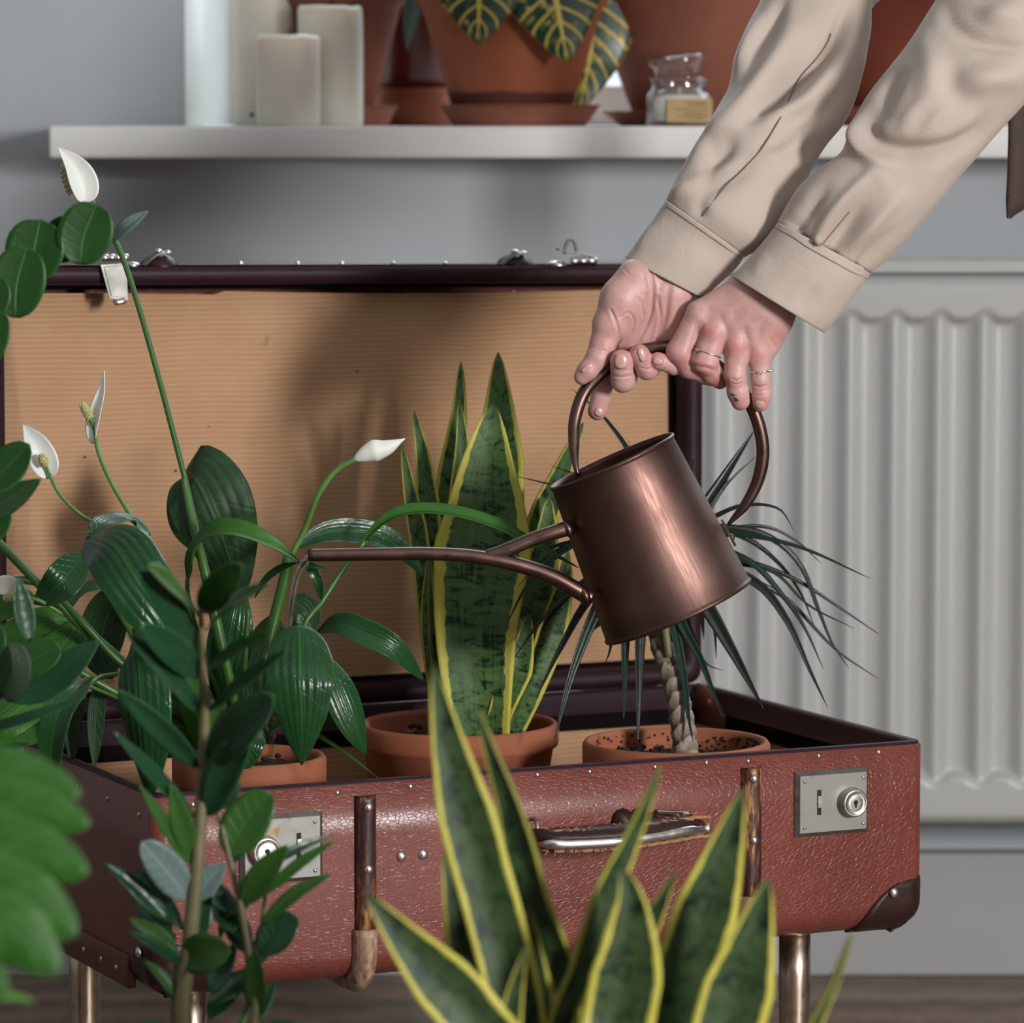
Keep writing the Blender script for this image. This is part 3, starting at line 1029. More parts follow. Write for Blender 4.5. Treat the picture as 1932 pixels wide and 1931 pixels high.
    for j in range(nz_):
        tz = j / (nz_ - 1)
        zz = z0 + k + .003 + (z1 - z0 - 2 * k - .0095) * tz
        zz = zz + (tz ** 8) * (.0025 * np.sin(xs * 9 + 1) - .003 * (xs < .215))
        yy = Y0 + .029 + .0016 * nz(np.c_[xs, xs * 0, np.full(nx, tz * .38)], 11) - .0035 * np.exp(-((1 - tz) / .06) ** 2) * (0.6 + .5 * np.sin(xs * 24))
        yy -= .0014 * np.exp(-((xs - CW + k + .004) / .012) ** 2)
        V.append(np.c_[xs, yy, zz])
    vf = loft(V, False)
    lp = obj('lid_lining', shear(vf[0]), [f for f in vf[1]], M['lining'], lid)
    # ---- fittings on the lid edge (this edge points up)
    def L(px, py, dy=0.012): return on_case(px, py, Y0 + dy)
    for px in (452, 643, 838, 560, 740):
        p = L(px, 495); obj('nail', *dome((p[0], Y0 + .010, p[2] - .001), (0, 0, 1), .0026, .8, 8, 3), M['chrome'], lid)
    for px, w in ((303, .0165), (975, .0170)):
        p = L(px, 499)
        pad = obj('leather_pad', *join(dome((p[0], Y0 + .016, p[2] - .003), (0, 0, 1), w, .72, 20, 6)), M['leather_dark'], lid)
        obj('steel_tongue', *tube([(p[0] - w * .95, Y0 + .010, p[2]), (p[0] - w * .6, Y0 + .007, p[2] + .006), (p[0] - .004, Y0 + .006, p[2] + .0100), (p[0] + .002, Y0 + .006, p[2] + .0096)], .0036, 8, 14, True, [(0, .25), (1, .25)], hint=(1, 0, 0)), M['nickel'], pad)
        for dx, dz in ((-.0035, .0112), (.0045, .0098)):
            obj('rivet', *dome((p[0] + dx, Y0 + .008, p[2] + dz), (0, 0, 1), .0034, .6, 10, 4), M['chrome'], pad)
    # hanging clasp at the left
    p = L(216, 486, -.002)
    cl = obj('lid_clasp', *join(*[lathe([(.0024, -.0115 + i * .0058), (.0030, -.0108 + i * .0058), (.0030, -.0066 + i * .0058), (.0024, -.0060 + i * .0058)], 12, (1, 0, 0), (p[0], Y0 - .0035, p[2]), True, True) for i in range(4)]), M['chrome'], lid)
    q = [on_case(x, y, Y0 - .006) for x, y in ((189, 500), (238, 496), (240, 566), (206, 563))]
    q = np.array(q)
    vv = np.vstack([q, q + np.array([0, -.0014, 0])])
    pf = [(3, 2, 1, 0), (4, 5, 6, 7), (0, 1, 5, 4), (1, 2, 6, 5), (2, 3, 7, 6), (3, 0, 4, 7)]
    vv2 = np.vstack([q.mean(0) + (q - q.mean(0)) * np.array([.80, 1, .88]) + np.array([0, -.0013, 0]), q.mean(0) + (q - q.mean(0)) * np.array([.78, 1, .86]) + np.array([0, -.0024, 0])])
    obj('hasp_plate', *join((vv, pf), (vv2, pf)), M['nickel'], cl, smooth=False)
    a_, b_ = on_case(216, 572, Y0 - .008), on_case(236, 568, Y0 - .008)
    obj('hasp_hook', *tube([a_, b_], .0026, 10, 4), M['chrome'], cl)
    g = L(250, 498); obj('clasp_base', *dome((g[0] - .002, Y0 + .008, g[2] - .001), (0, 0, 1), .007, .45, 14, 4), M['chrome'], cl)
    # upright clasp at the right
    p = L(1098, 491, .004)
    cl = obj('lid_clasp', *join(*[lathe([(.0024, -.0125 + i * .0082), (.0031, -.0118 + i * .0082), (.0031, -.0052 + i * .0082), (.0024, -.0045 + i * .0082)], 12, (1, 0, 0), (p[0] + .001, Y0 + .002, p[2] - .0005), True, True) for i in range(3)]), M['chrome'], lid)
    obj('clasp_base', *dome((p[0] - .022, Y0 + .009, p[2] - .004), (0, 0, 1), .0095, .45, 16, 4), M['chrome'], cl)
    hp = np.array([(p[0] - .023, Y0 + .001, p[2] + .0085), (p[0] + .014, Y0 + .001, p[2] + .0018), (p[0] + .012, Y0 + .013, p[2] + .002), (p[0] - .021, Y0 + .013, p[2] + .009)])
    vv = np.vstack([hp, hp + np.array([0, 0, .0016])])
    obj('hasp_plate', vv, [f[::-1] for f in pf], M['nickel'], cl, smooth=False)
    th = np.linspace(0, PI, 9)
    obj('hasp_loop', *tube([(p[0] - .010 + .0058 * math.cos(t_), Y0 + .006, p[2] + .0055 + .0125 * math.sin(t_)) for t_ in th], .0016, 8, 20), M['nickel'], cl)
    # ---- leather stay in the back right corner
    t3 = CW - .0115
    o = []
    for k_ in range(10):
        a_ = k_ / 9
        o.append((t3, CD - .015 - .055 * a_, ZR + .004 - .022 * a_ ** 2))
    lo = [(x, y, z - .030 * math.sqrt(max(0, 1 - ((y - CD + .015) / .057) ** 2)) - .003) for x, y, z in o]
    Vt = np.vstack([np.array(o), np.array(lo), np.array(o) + [-.002, 0, 0], np.array(lo) + [-.002, 0, 0]])
    Ft = [(i, i + 1, 11 + i, 10 + i) for i in range(9)] + [(21 + i, 20 + i, 30 + i, 31 + i) for i in range(9)] + [(10 + i, 11 + i, 31 + i, 30 + i) for i in range(9)] + [(i + 1, i, 20 + i, 21 + i) for i in range(9)]
    sy = obj('hinge_stay', Vt, Ft, M['leather_brown'], c)
    obj('rivet', *dome((t3 - .002, CD - .040, ZR - .010), (-1, 0, 0), .003, .6, 10, 3), M['bronze'], sy)
    # ---- legs
    for x, y, dx in ((.047, .052, -.01), (CW - .088, .055, .0), (.062, CD - .050, .004), (CW - .09, CD - .05, .0)):
        lg = obj('leg', *lathe([(.0128, ZB + .001), (.0128, ZB - .05), (.0110, .02), (.0105, .008)], 24, (0, 0, 1), (x, y, 0), True, True), M['bronze'], c)
        obj('foot_cap', *lathe([(.0125, .010), (.013, .004), (.012, 0.0)], 20, (0, 0, 1), (x, y, 0), True, True), M['wick'], lg)
        obj('mount_plate', *lathe([(.022, ZB + .0005), (.022, ZB - .003), (.013, ZB - .006)], 24, (0, 0, 1), (x, y, 0), True, True), M['bronze'], lg)
    return c


suitcase()
# ------------------------------------------------------------------ leaves
PROF = {
    'lance': lambda t: t ** .75 * (1 - t) ** .95, 'heart': lambda t: t ** .46 * (1 - t) ** .95, 'round': lambda t: t ** .5 * (1 - t) ** .48,
    'oval': lambda t: t ** .62 * (1 - t) ** .62, 'broad': lambda t: t ** .4 * (1 - t) ** .62, 'croton': lambda t: t ** .75 * (1 - t) ** .98, 'spathe': lambda t: t ** .55 * (1 - t) ** 1.15,
    'sword': lambda t: np.minimum(1, ((1 - t) / .42)) ** .72 * (.60 + .40 * np.minimum(1, t / .55)),
    'sword2': lambda t: np.minimum(1, ((1 - t) / .50)) ** .80 * (.70 + .30 * np.minimum(1, t / .3)),
    'sword3': lambda t: np.minimum(1, ((1 - t) / .30)) ** .75 * (.70 + .30 * np.minimum(1, t / .5)),
    'sword4': lambda t: np.minimum(1, ((1 - t) / .26)) ** .85 * (.80 + .20 * np.minimum(1, t / .5)),
    'strap': lambda t: (.45 + .55 * np.minimum(1, t / .12)) * np.minimum(1, (1 - t) / .80) ** .8,
    'arch': lambda t: np.minimum(1, t / .22) ** .8 * np.minimum(1, (1 - t) / .38) ** .9,
}


def blade(C, hw, prof='lance', N=(0, -1, .25), roll=0.0, roll1=None, camber=.15, pleat=0.0, npl=5, wave=0.0, wf=5.0, th=.0006, nu=8, nv=22, seed=0, tipcurl=0.0):
    c = spline(C, nv + 1)
    T = np.gradient(c, axis=0); T /= np.linalg.norm(T, axis=1)[:, None] + 1e-12
    t = np.linspace(0, 1, nv + 1)
    te = t * .985 + .006
    w = PROF[prof](te); w = w / PROF[prof](np.linspace(.01, .99, 200)).max() * hw
    w[-1] = hw * .015
    s = np.linspace(-1, 1, nu + 1)
    N2 = np.array(N, float)
    if N2.ndim == 1: N2 = np.stack([N2, N2])
    top, bot, uv = [], [], []
    r1 = roll if roll1 is None else roll1
    for i in range(nv + 1):
        kk = min(1.0, t[i] * 2.2)
        N = N2[0] * (1 - kk) + N2[1] * kk
        sd = np.cross(T[i], N)
        if np.linalg.norm(sd) < .15: sd = np.cross(T[i], N + np.array([.5, 0, .5]))
        sd /= np.linalg.norm(sd)
        if i and sd @ prev < 0: sd = -sd
        prev = sd
        n = np.cross(sd, T[i]); n /= np.linalg.norm(n)
        a = math.radians(roll + (r1 - roll) * t[i])
        sd2 = sd * math.cos(a) + n * math.sin(a); n2 = -sd * math.sin(a) + n * math.cos(a)
        h = camber * w[i] * np.abs(s) ** 1.6
        if pleat: h = h + pleat * w[i] * np.cos(2 * PI * npl * np.abs(s)) * (1 - np.abs(s) ** 4) * min(1, 3 * t[i] * 2) * .5
        if wave: h = h + wave * hw * np.sin(wf * 2 * PI * t[i] + seed + (s > 0) * 1.3) * s * s * math.sin(PI * min(1, te[i]))
        p = c[i] + np.outer(s * w[i], sd2) + np.outer(h, n2)
        top.append(p + n2 * th * .5); bot.append(p - n2 * th * .5)
        uv.append(np.c_[(s + 1) / 2, np.full(nu + 1, t[i])])
    m = nu + 1; V = np.vstack(top + bot); K = (nv + 1) * m; F = []
    for i in range(nv):
        for j in range(nu):
            a, b, d, e = i * m + j, i * m + j + 1, (i + 1) * m + j + 1, (i + 1) * m + j
            F.append((a, b, d, e)); F.append((K + e, K + d, K + b, K + a))
        F.append((i * m, (i + 1) * m, K + (i + 1) * m, K + i * m)); F.append((i * m + nu, K + i * m + nu, K + (i + 1) * m + nu, (i + 1) * m + nu))
    F.append(tuple([0] + [K] + [K + j for j in range(1, m)] + list(range(nu, 0, -1))))
    F.append(tuple([nv * m + j for j in range(m)] + [K + nv * m + j for j in range(nu, -1, -1)]))
    uv = np.vstack(uv + uv)
    return V, F, uv


def pts3(pts, D):
    """[(px, py) or (px, py, D)] -> world points; D is the default distance (or a (base, tip) pair)"""
    n = len(pts); out = []
    for i, p in enumerate(pts):
        d = p[2] if len(p) > 2 else (D if np.isscalar(D) else D[0] + (D[1] - D[0]) * i / (n - 1))
        out.append(P(p[0], p[1], d))
    return np.array(out)


def leaf(par, mat, pts, w, D, name='leaf', label=None, **k):
    c = pts3(pts, D)
    d = c[:, 1].mean()
    V, F, uv = blade(c, w / 2 * d / FPX, **k)
    o = obj(name, V, F, M[mat] if isinstance(mat, str) else mat, par, uv=uv)
    if label: o['label'] = label
    return o


def stem(par, mat, pts, w, D, name='stem', seg=8, n=24, label=None):
    c = pts3(pts, D)
    d = c[:, 1].mean()
    r = w / 2 * d / FPX if np.isscalar(w) else [(a, b / 2 * d / FPX) for a, b in w]
    o = obj(name, *tube(c, r, seg, n), M[mat], par)
    if label: o['label'] = label
    return o


# ------------------------------------------------------------------ pots
def pot_mesh(rt, rb, h, band=.022, th=.007, proud=.004):
    pr = [(rb * .85, 0), (rb, .002), (rb + (rt - proud - rb) * .97, h - band - .001), (rt - proud * .2, h - band + .0015), (rt, h - band + .004), (rt, h - .003),
          (rt - .002, h), (rt - th + .002, h), (rt - th, h - .003), (rt - th - .002, h - .03), (rb - th, .012)]
    return pr


def soil_mesh(c, r, z, seed=0, amp=.004):
    L = []
    th = np.linspace(0, 2 * PI, 40, endpoint=False)
    for k in range(12):
        q = r * (1 - k / 12)
        p = np.c_[c[0] + q * np.cos(th), c[1] + q * np.sin(th), np.full(40, z)]
        p[:, 2] += amp * nz(p, 120, seed) + amp * .6 * nz(p, 330, seed + 2) + .004 * (1 - q / r)
        L.append(p)
    return loft(L, True, False, True)


def potted(c, zt, z0, rt, rb, mat, parent, soil_drop=.02, seed=0, saucer=None, crumbs=60, band=.022):
    x, y = c
    po = obj('pot', *lathe(pot_mesh(rt, rb, zt - z0, band), 48, (0, 0, 1), (x, y, z0), True, True), M[mat], parent)
    so = obj('soil', *soil_mesh((x, y), rt - .009, zt - soil_drop, seed), M['soil'], parent)
    R = random.Random(seed)
    cr = []
    for i in range(crumbs):
        a, q = R.uniform(0, 2 * PI), (rt - .012) * math.sqrt(R.random())
        cr.append(ball((x + q * math.cos(a), y + q * math.sin(a), zt - soil_drop + .003 + R.uniform(-.001, .003)), R.uniform(.0012, .0032), 5, (1, 1, .8)))
    if cr:
        o = obj('soil_crumbs', *join(*cr), M['soil'], so); o['kind'] = 'stuff'
    return po


# ================================================================== peace lily
def peace_lily():
    c = PZ(470, 1425, .352)
    z0 = ZB + .0065
    pl = empty('peace_lily', (c[0], c[1], z0))
    tag(pl, 'peace lily with white flowers in a terracotta pot, front left in the suitcase', 'plant')
    potted((c[0], c[1]), .352, z0, .0605, .046, 'terra', pl, .012, 3, band=.024)
    K = dict(pleat=.07, npl=4, nu=24, nv=30, th=.0006)
    D = 3.22
    def L(mat, pts, w, D=3.2, **k):
        kk = dict(K); kk.update(k); return leaf(pl, mat, pts, w, D, **kk)
    # big glossy leaf at the left
    L('lily', [(168, 1012, 3.10), (215, 1030, 3.06), (262, 1098, 3.03), (318, 1180, 3.03), (362, 1250, 3.05), (392, 1290, 3.08)], 134, prof='heart', N=(-.15, -1, .55), roll=8, camber=-.18, pleat=.085, wave=.05)
    L('lily', [(170, 1010, 3.11), (200, 985, 3.13), (240, 980, 3.16), (285, 1010, 3.17)], 60, prof='oval', N=(0, -.5, 1), camber=.1, label='back half of the curled leaf')
    # long leaf hanging over the left edge
    L('lily', [(258, 1188, 3.10), (262, 1235, 3.06), (268, 1330, 3.04), (276, 1420, 3.05), (283, 1512, 3.07)], 108, prof='lance', N=(-.2, -1, .2), roll=-6, camber=-.30, pleat=.08)
    # heart leaf in front of the pot
    L('lily', [(566, 1180, 3.10), (567, 1270, 3.07), (570, 1350, 3.07), (569, 1444, 3.09)], 128, prof='heart', N=(.1, -1, .15), camber=-.22, pleat=.07, wave=.03)
    L('lily', [(612, 1235, 3.14), (640, 1295, 3.13), (668, 1365, 3.13), (691, 1425, 3.14)], 72, prof='lance', N=(.6, -1, .2), camber=-.25)
    L('lily', [(600, 1192, 3.16), (640, 1178, 3.14), (690, 1196, 3.13), (745, 1225, 3.13), (800, 1285, 3.15)], 52, prof='lance', N=(0, -1, .9), roll=-18, camber=.25, pleat=.05)
    # dark leaf turned away, seen against the lid
    L('lily_back', [(352, 886, 3.33), (372, 905, 3.31), (400, 960, 3.30), (430, 1040, 3.31), (458, 1135, 3.33)], 162, prof='heart', N=(.1, -1, -.1), camber=-.15, pleat=.05, wave=.04)
    L('lily_back', [(350, 900, 3.32), (338, 925, 3.31), (345, 985, 3.30), (372, 1040, 3.30)], 66, prof='oval', N=(-.8, -1, 0), camber=.1)
    # arching leaves
    L('lily_bright', [(354, 1095, 3.22), (368, 1040, 3.20), (400, 1004, 3.18), (452, 1002, 3.17), (512, 1026, 3.17), (566, 1062, 3.18)], 50, prof='lance', N=(0, -1, .9), roll=10, camber=.35, pleat=.04)
    L('lily', [(560, 1034, 3.25), (610, 1008, 3.26), (665, 1004, 3.27), (722, 1015, 3.28), (765, 1045, 3.29), (800, 1088, 3.30)], 54, prof='lance', N=(0, -1, .7), roll=-5, camber=.3, pleat=.04)
    L('lily_bright', [(676, 1034, 3.24), (720, 988, 3.24), (772, 966, 3.24), (850, 968, 3.24), (935, 992, 3.24), (1010, 1030, 3.24), (1092, 1072, 3.235)], 30, prof='arch', N=(0, -1, .9), roll=10, camber=.5, pleat=0)
    L('lily', [(158, 1046, 3.20), (140, 1070, 3.19), (110, 1105, 3.18), (64, 1140, 3.19)], 72, prof='lance', N=(.3, -1, .5), camber=.2)
    L('lily_back', [(240, 1112, 3.28), (205, 1160, 3.30), (190, 1225, 3.31), (212, 1282, 3.31)], 90, prof='oval', camber=.1)
    L('lily_back', [(236, 1118, 3.28), (190, 1104, 3.27), (150, 1116, 3.27), (115, 1160, 3.27), (70, 1205, 3.27)], 20, prof='arch', camber=.2, pleat=0)
    L('lily', [(172, 1278, 3.06), (145, 1302, 3.03), (112, 1345, 3.01), (98, 1420, 3.01), (98, 1505, 3.02)], 62, prof='lance', N=(-.3, -1, .3), camber=.3)
    L('lily_back', [(190, 1270, 3.2), (182, 1350, 3.2), (178, 1450, 3.2)], 34, camber=.2)
    L('lily_back', [(160, 1290, 3.22), (140, 1360, 3.22), (135, 1450, 3.22)], 32, camber=.2)
    L('lily', [(455, 1110, 3.24), (440, 1170, 3.23), (425, 1260, 3.23), (420, 1350, 3.24)], 86, prof='lance', camber=-.2)
    L('lily_bright', [(350, 1230, 3.20), (362, 1290, 3.18), (372, 1360, 3.18), (382, 1430, 3.19)], 60, prof='lance', camber=-.2)
    L('lily', [(300, 1200, 3.24), (332, 1290, 3.22), (352, 1380, 3.22), (360, 1470, 3.22)], 95, prof='lance', camber=-.2)
    L('lily_back', [(520, 1160, 3.28), (500, 1230, 3.29), (470, 1290, 3.29), (455, 1350, 3.29)], 80, prof='lance', camber=-.2)
    L('lily_back', [(548, 1130, 3.3), (575, 1150, 3.31), (590, 1190, 3.31)], 55, prof='oval', label='dark leaf behind the water stream')
    L('lily', [(562, 1062, 3.17), (585, 1072, 3.16), (600, 1100, 3.16), (606, 1134, 3.17)], 20, camber=.3, pleat=0)
    L('lily', [(562, 1062, 3.17), (530, 1072, 3.18), (500, 1095, 3.19), (480, 1130, 3.2)], 14, camber=.3, pleat=0)
    L('lily', [(566, 1064, 3.16), (590, 1068, 3.15), (616, 1074, 3.15)], 12, camber=.3, pleat=0)
    L('grey_leaf' if 0 else 'lily', [(500, 1392, 3.16), (530, 1366, 3.15), (562, 1366, 3.15)], 30, prof='oval', N=(0, -.6, 1))
    L('lily', [(488, 1370, 3.17), (475, 1400, 3.15), (462, 1452, 3.15)], 50, prof='oval', camber=-.2)
    L('lily_bright', [(585, 1378, 3.17), (650, 1420, 3.13), (716, 1470, 3.12)], 9, prof='strap', pleat=0, nu=6)
    L('lily_bright', [(560, 1340, 3.16), (600, 1350, 3.15), (648, 1378, 3.15)], 16, prof='lance', pleat=0)
    # light leaves at the far left edge
    for p, w in (([(62, 1120, 3.24), (20, 1135, 3.24), (-40, 1165, 3.25)], 62), ([(140, 1175, 3.23), (90, 1170, 3.22), (20, 1195, 3.23), (-40, 1220, 3.24)], 66),
                 ([(150, 1170, 3.22), (130, 1205, 3.21), (95, 1240, 3.2), (60, 1280, 3.2)], 80), ([(100, 1290, 3.12), (60, 1320, 3.10), (10, 1360, 3.08), (-50, 1420, 3.08)], 84),
                 ([(40, 1400, 3.08), (0, 1420, 3.06), (-40, 1460, 3.05)], 70), ([(120, 1320, 3.25), (75, 1370, 3.25), (-10, 1400, 3.25)], 60)):
        L('lily_bright', p, w, prof='lance', N=(0, -1, .6), camber=-.15)
    # petioles
    base = (468, 1412, 3.215)
    for p, w in (([(168, 1015, 3.10), (166, 1045, 3.12), (185, 1090, 3.13), (222, 1150, 3.15), (262, 1215, 3.17), (350, 1320, 3.2), (450, 1412, 3.215)], 13),
                 ([(258, 1188, 3.10), (256, 1196, 3.13), (300, 1270, 3.17), (440, 1412, 3.21)], 11),
                 ([(-40, 985, 3.20), (40, 1068, 3.19), (120, 1150, 3.19), (225, 1250, 3.2), (330, 1340, 3.2), (440, 1416, 3.21)], 17),
                 ([(-60, 1108, 3.2), (0, 1100, 3.19), (60, 1096, 3.19), (110, 1130, 3.19), (170, 1190, 3.19), (240, 1262, 3.2), (430, 1410, 3.21)], 15),
                 ([(20, 1125, 3.2), (60, 1125, 3.2), (120, 1158, 3.2), (200, 1215, 3.2), (300, 1310, 3.2)], 9),
                 ([(140, 1262, 3.18), (205, 1300, 3.19), (300, 1350, 3.2), (430, 1415, 3.21)], 16),
                 ([(220, 1272, 3.12), (190, 1278, 3.09), (160, 1296, 3.06)], 9),
                 ([(120, 1275, 3.17), (180, 1300, 3.18), (260, 1335, 3.2), (400, 1410, 3.21)], 8),
                 ([(354, 1092, 3.22), (356, 1130, 3.22), (390, 1250, 3.22), (455, 1410, 3.22)], 9),
                 ([(562, 1176, 3.13), (560, 1168, 3.16), (530, 1250, 3.2), (485, 1412, 3.22)], 10),
                 ([(600, 1192, 3.16), (585, 1210, 3.18), (540, 1300, 3.2), (490, 1412, 3.22)], 9),
                 ([(545, 1050, 3.23), (535, 1100, 3.23), (515, 1180, 3.23), (490, 1290, 3.22), (480, 1412, 3.22)], 22),
                 ([(690, 1020, 3.24), (650, 1070, 3.24), (605, 1140, 3.23), (570, 1190, 3.22), (500, 1400, 3.22)], 11),
                 ([(560, 1034, 3.25), (545, 1060, 3.24), (515, 1180, 3.24), (480, 1400, 3.22)], 9),
                 ([(468, 1150, 3.2), (462, 1250, 3.2), (458, 1360, 3.21), (462, 1415, 3.215)], 11)):
        stem(pl, 'stem', p, w, 3.2, 'petiole')
    # flowers: stem, spathe, spadix
    def flower(sp, w, st, sw, dx, name_label, sn=(0, -1, 0), prof='spathe', spad=None, camber=.4, D=3.2, roll=0, mat='spathe'):
        f = leaf(pl, mat, sp, w, D, name='spathe', prof=prof, N=sn, camber=camber, nu=12, nv=18, th=.0008, roll=roll, wave=.06, wf=2, label=name_label)
        stem(pl, 'stem_pale' if sw > 0 else 'stem', st, abs(sw), D, 'flower_stem')
        if spad:
            cc = pts3(spad, D)
            r = spad_r * D / FPX
            V, F = tube(cc, [(0, r * .8), (.5, r), (1, r * .5)], 14, 18)
            V = V + 0
            bl = [ball(V[i], r * .26, 5) for i in range(0, len(V), 3)]
            obj('spadix', *join((V, F), *bl), M['spadix'], pl)
    spad_r = 11
    D = 3.28
    flower([(160, 384, D), (158, 350, D), (140, 312, D), (109, 277, D)], 54,
           [(392, 1105, 3.22), (360, 950, 3.24), (330, 830, 3.25), (300, 715, 3.26), (262, 580, 3.27), (225, 470, 3.28), (190, 410, 3.28), (155, 350, 3.29)], -11, 0,
           'tall white spathe above the lid', sn=(.3, -1, 0), spad=[(136, 362, 3.29), (128, 335, 3.285), (121, 312, 3.28)], D=D, camber=.5)
    spad_r = 8
    stem(pl, 'stem', [(462, 1412, 3.215), (425, 1250, 3.2), (388, 1085, 3.2), (360, 975, 3.215), (345, 905, 3.23)], [(0, 18), (.5, 22), (.8, 16), (1, 8)], 3.2, 'stem_sheath')
    flower([(176, 838, 3.24), (178, 800, 3.24), (192, 745, 3.24), (197, 700, 3.25)], 34, [(255, 988, 3.2), (212, 915, 3.22), (186, 855, 3.23), (178, 810, 3.24), (168, 788, 3.235)], 8, 0,
           'narrow white spathe facing left', sn=(-.9, -1, 0), spad=[(170, 789, 3.235), (163, 776, 3.235), (155, 763, 3.23)], D=3.24)
    flower([(94, 903, 3.2), (84, 872, 3.2), (68, 838, 3.2), (43, 800, 3.21)], 54, [(190, 994, 3.17), (150, 970, 3.18), (112, 932, 3.19), (92, 892, 3.197), (84, 874, 3.195)], 7, 0,
           'open white spathe at the left edge', sn=(.1, -1, .1), spad=[(85, 876, 3.193), (82, 868, 3.19), (78, 858, 3.19)], D=3.2)
    flower([(28, 1122, 3.16), (14, 1108, 3.15), (-8, 1108, 3.15), (-30, 1120, 3.15)], 42, [(120, 1160, 3.19), (70, 1132, 3.18), (24, 1124, 3.16)], 8, 0,
           'half open white spathe cut by the left edge', sn=(0, -1, .4), spad=[(24, 1124, 3.14), (16, 1128, 3.138), (8, 1132, 3.138)], D=3.16)
    cc = pts3([(670, 867), (700, 853), (730, 845), (764, 828)], 3.22)
    obj('flower_bud', *tube(cc, [(0, .0022), (.15, .0055), (.4, .0088), (.7, .0052), (.9, .0018), (1, .0004)], 14, 24, True, [(0, .8), (1, .8)]), M['spathe'], pl)['label'] = 'closed white flower bud'
    stem(pl, 'stem_pale', [(548, 1052, 3.23), (575, 1000, 3.23), (600, 935, 3.22), (635, 888, 3.22), (676, 864, 3.22)], 11, 3.22, 'flower_stem')


peace_lily()


# ================================================================== snake plant in the case
def snake_in_case():
    c = PZ(865, 1363, .352)
    z0 = ZB + .0065
    pl = empty('snake_plant', (c[0], c[1], z0))
    tag(pl, 'yellow-edged snake plant in the middle terracotta pot inside the suitcase', 'plant')
    potted((c[0], c[1]), .352, z0, 191 * c[1] / FPX, .060, 'terra', pl, .016, 5, band=.020)
    K = dict(th=.0028, nu=10, nv=34, pleat=0, prof='sword', camber=.30)
    def L(pts, w, D, **k):
        kk = dict(K); kk.update(k); return leaf(pl, 'snake', pts, w, D, **kk)
    Y = c[1]
    L([(925, 1375, Y + .01), (932, 1200, Y + .02), (940, 1000, Y + .03), (942, 820, Y + .035), (940, 664, Y + .035)], 96, Y, prof='sword3')
    L([(850, 1375, Y + .01), (842, 1150, Y + .02), (846, 960, Y + .03), (866, 800, Y + .035), (871, 682, Y + .035)], 52, Y, prof='sword3', N=(-.4, -1, 0), label=None)
    L([(868, 1375, Y), (866, 1150, Y + .01), (868, 950, Y + .018), (872, 840, Y + .02), (866, 754, Y + .02)], 56, Y)
    L([(835, 1372, Y - .01), (822, 1200, Y), (812, 1020, Y + .005), (800, 880, Y + .01), (781, 775, Y + .01)], 46, Y, prof='sword3')
    L([(828, 1368, Y - .02), (808, 1180, Y - .01), (792, 1030, Y - .005), (772, 920, Y), (758, 836, Y)], 38, Y, prof='sword3')
    L([(838, 1372, Y - .03), (815, 1270, Y - .03), (806, 1150, Y - .025), (812, 1040, Y - .02)], 26, Y, N=(-1.2, -1, 0))
    L([(955, 1375, Y), (985, 1180, Y), (1010, 1020, Y + .005), (1055, 900, Y + .01), (1100, 797, Y + .01)], 58, Y, prof='sword3', N=(.2, -1, 0))
    L([(940, 1378, Y - .02), (975, 1250, Y - .025), (1010, 1120, Y - .02), (1030, 1020, Y - .015), (1036, 936, Y - .01)], 84, Y - .02, prof='sword')
    L([(965, 1385, Y - .03), (1000, 1300, Y - .035), (1035, 1200, Y - .03), (1060, 1110, Y - .025), (1072, 1040, Y - .02)], 66, Y - .02, N=(.5, -1, 0))
    L([(905, 1398, Y - .055), (900, 1290, Y - .06), (900, 1160, Y - .055), (915, 1000, Y - .045), (920, 880, Y - .04), (930, 764, Y - .035)], 186, Y - .05, prof='sword', camber=.34, nv=44, nu=14)
    L([(930, 1392, Y - .05), (950, 1330, Y - .06), (980, 1250, Y - .055), (1000, 1160, Y - .05)], 60, Y - .05)


snake_in_case()


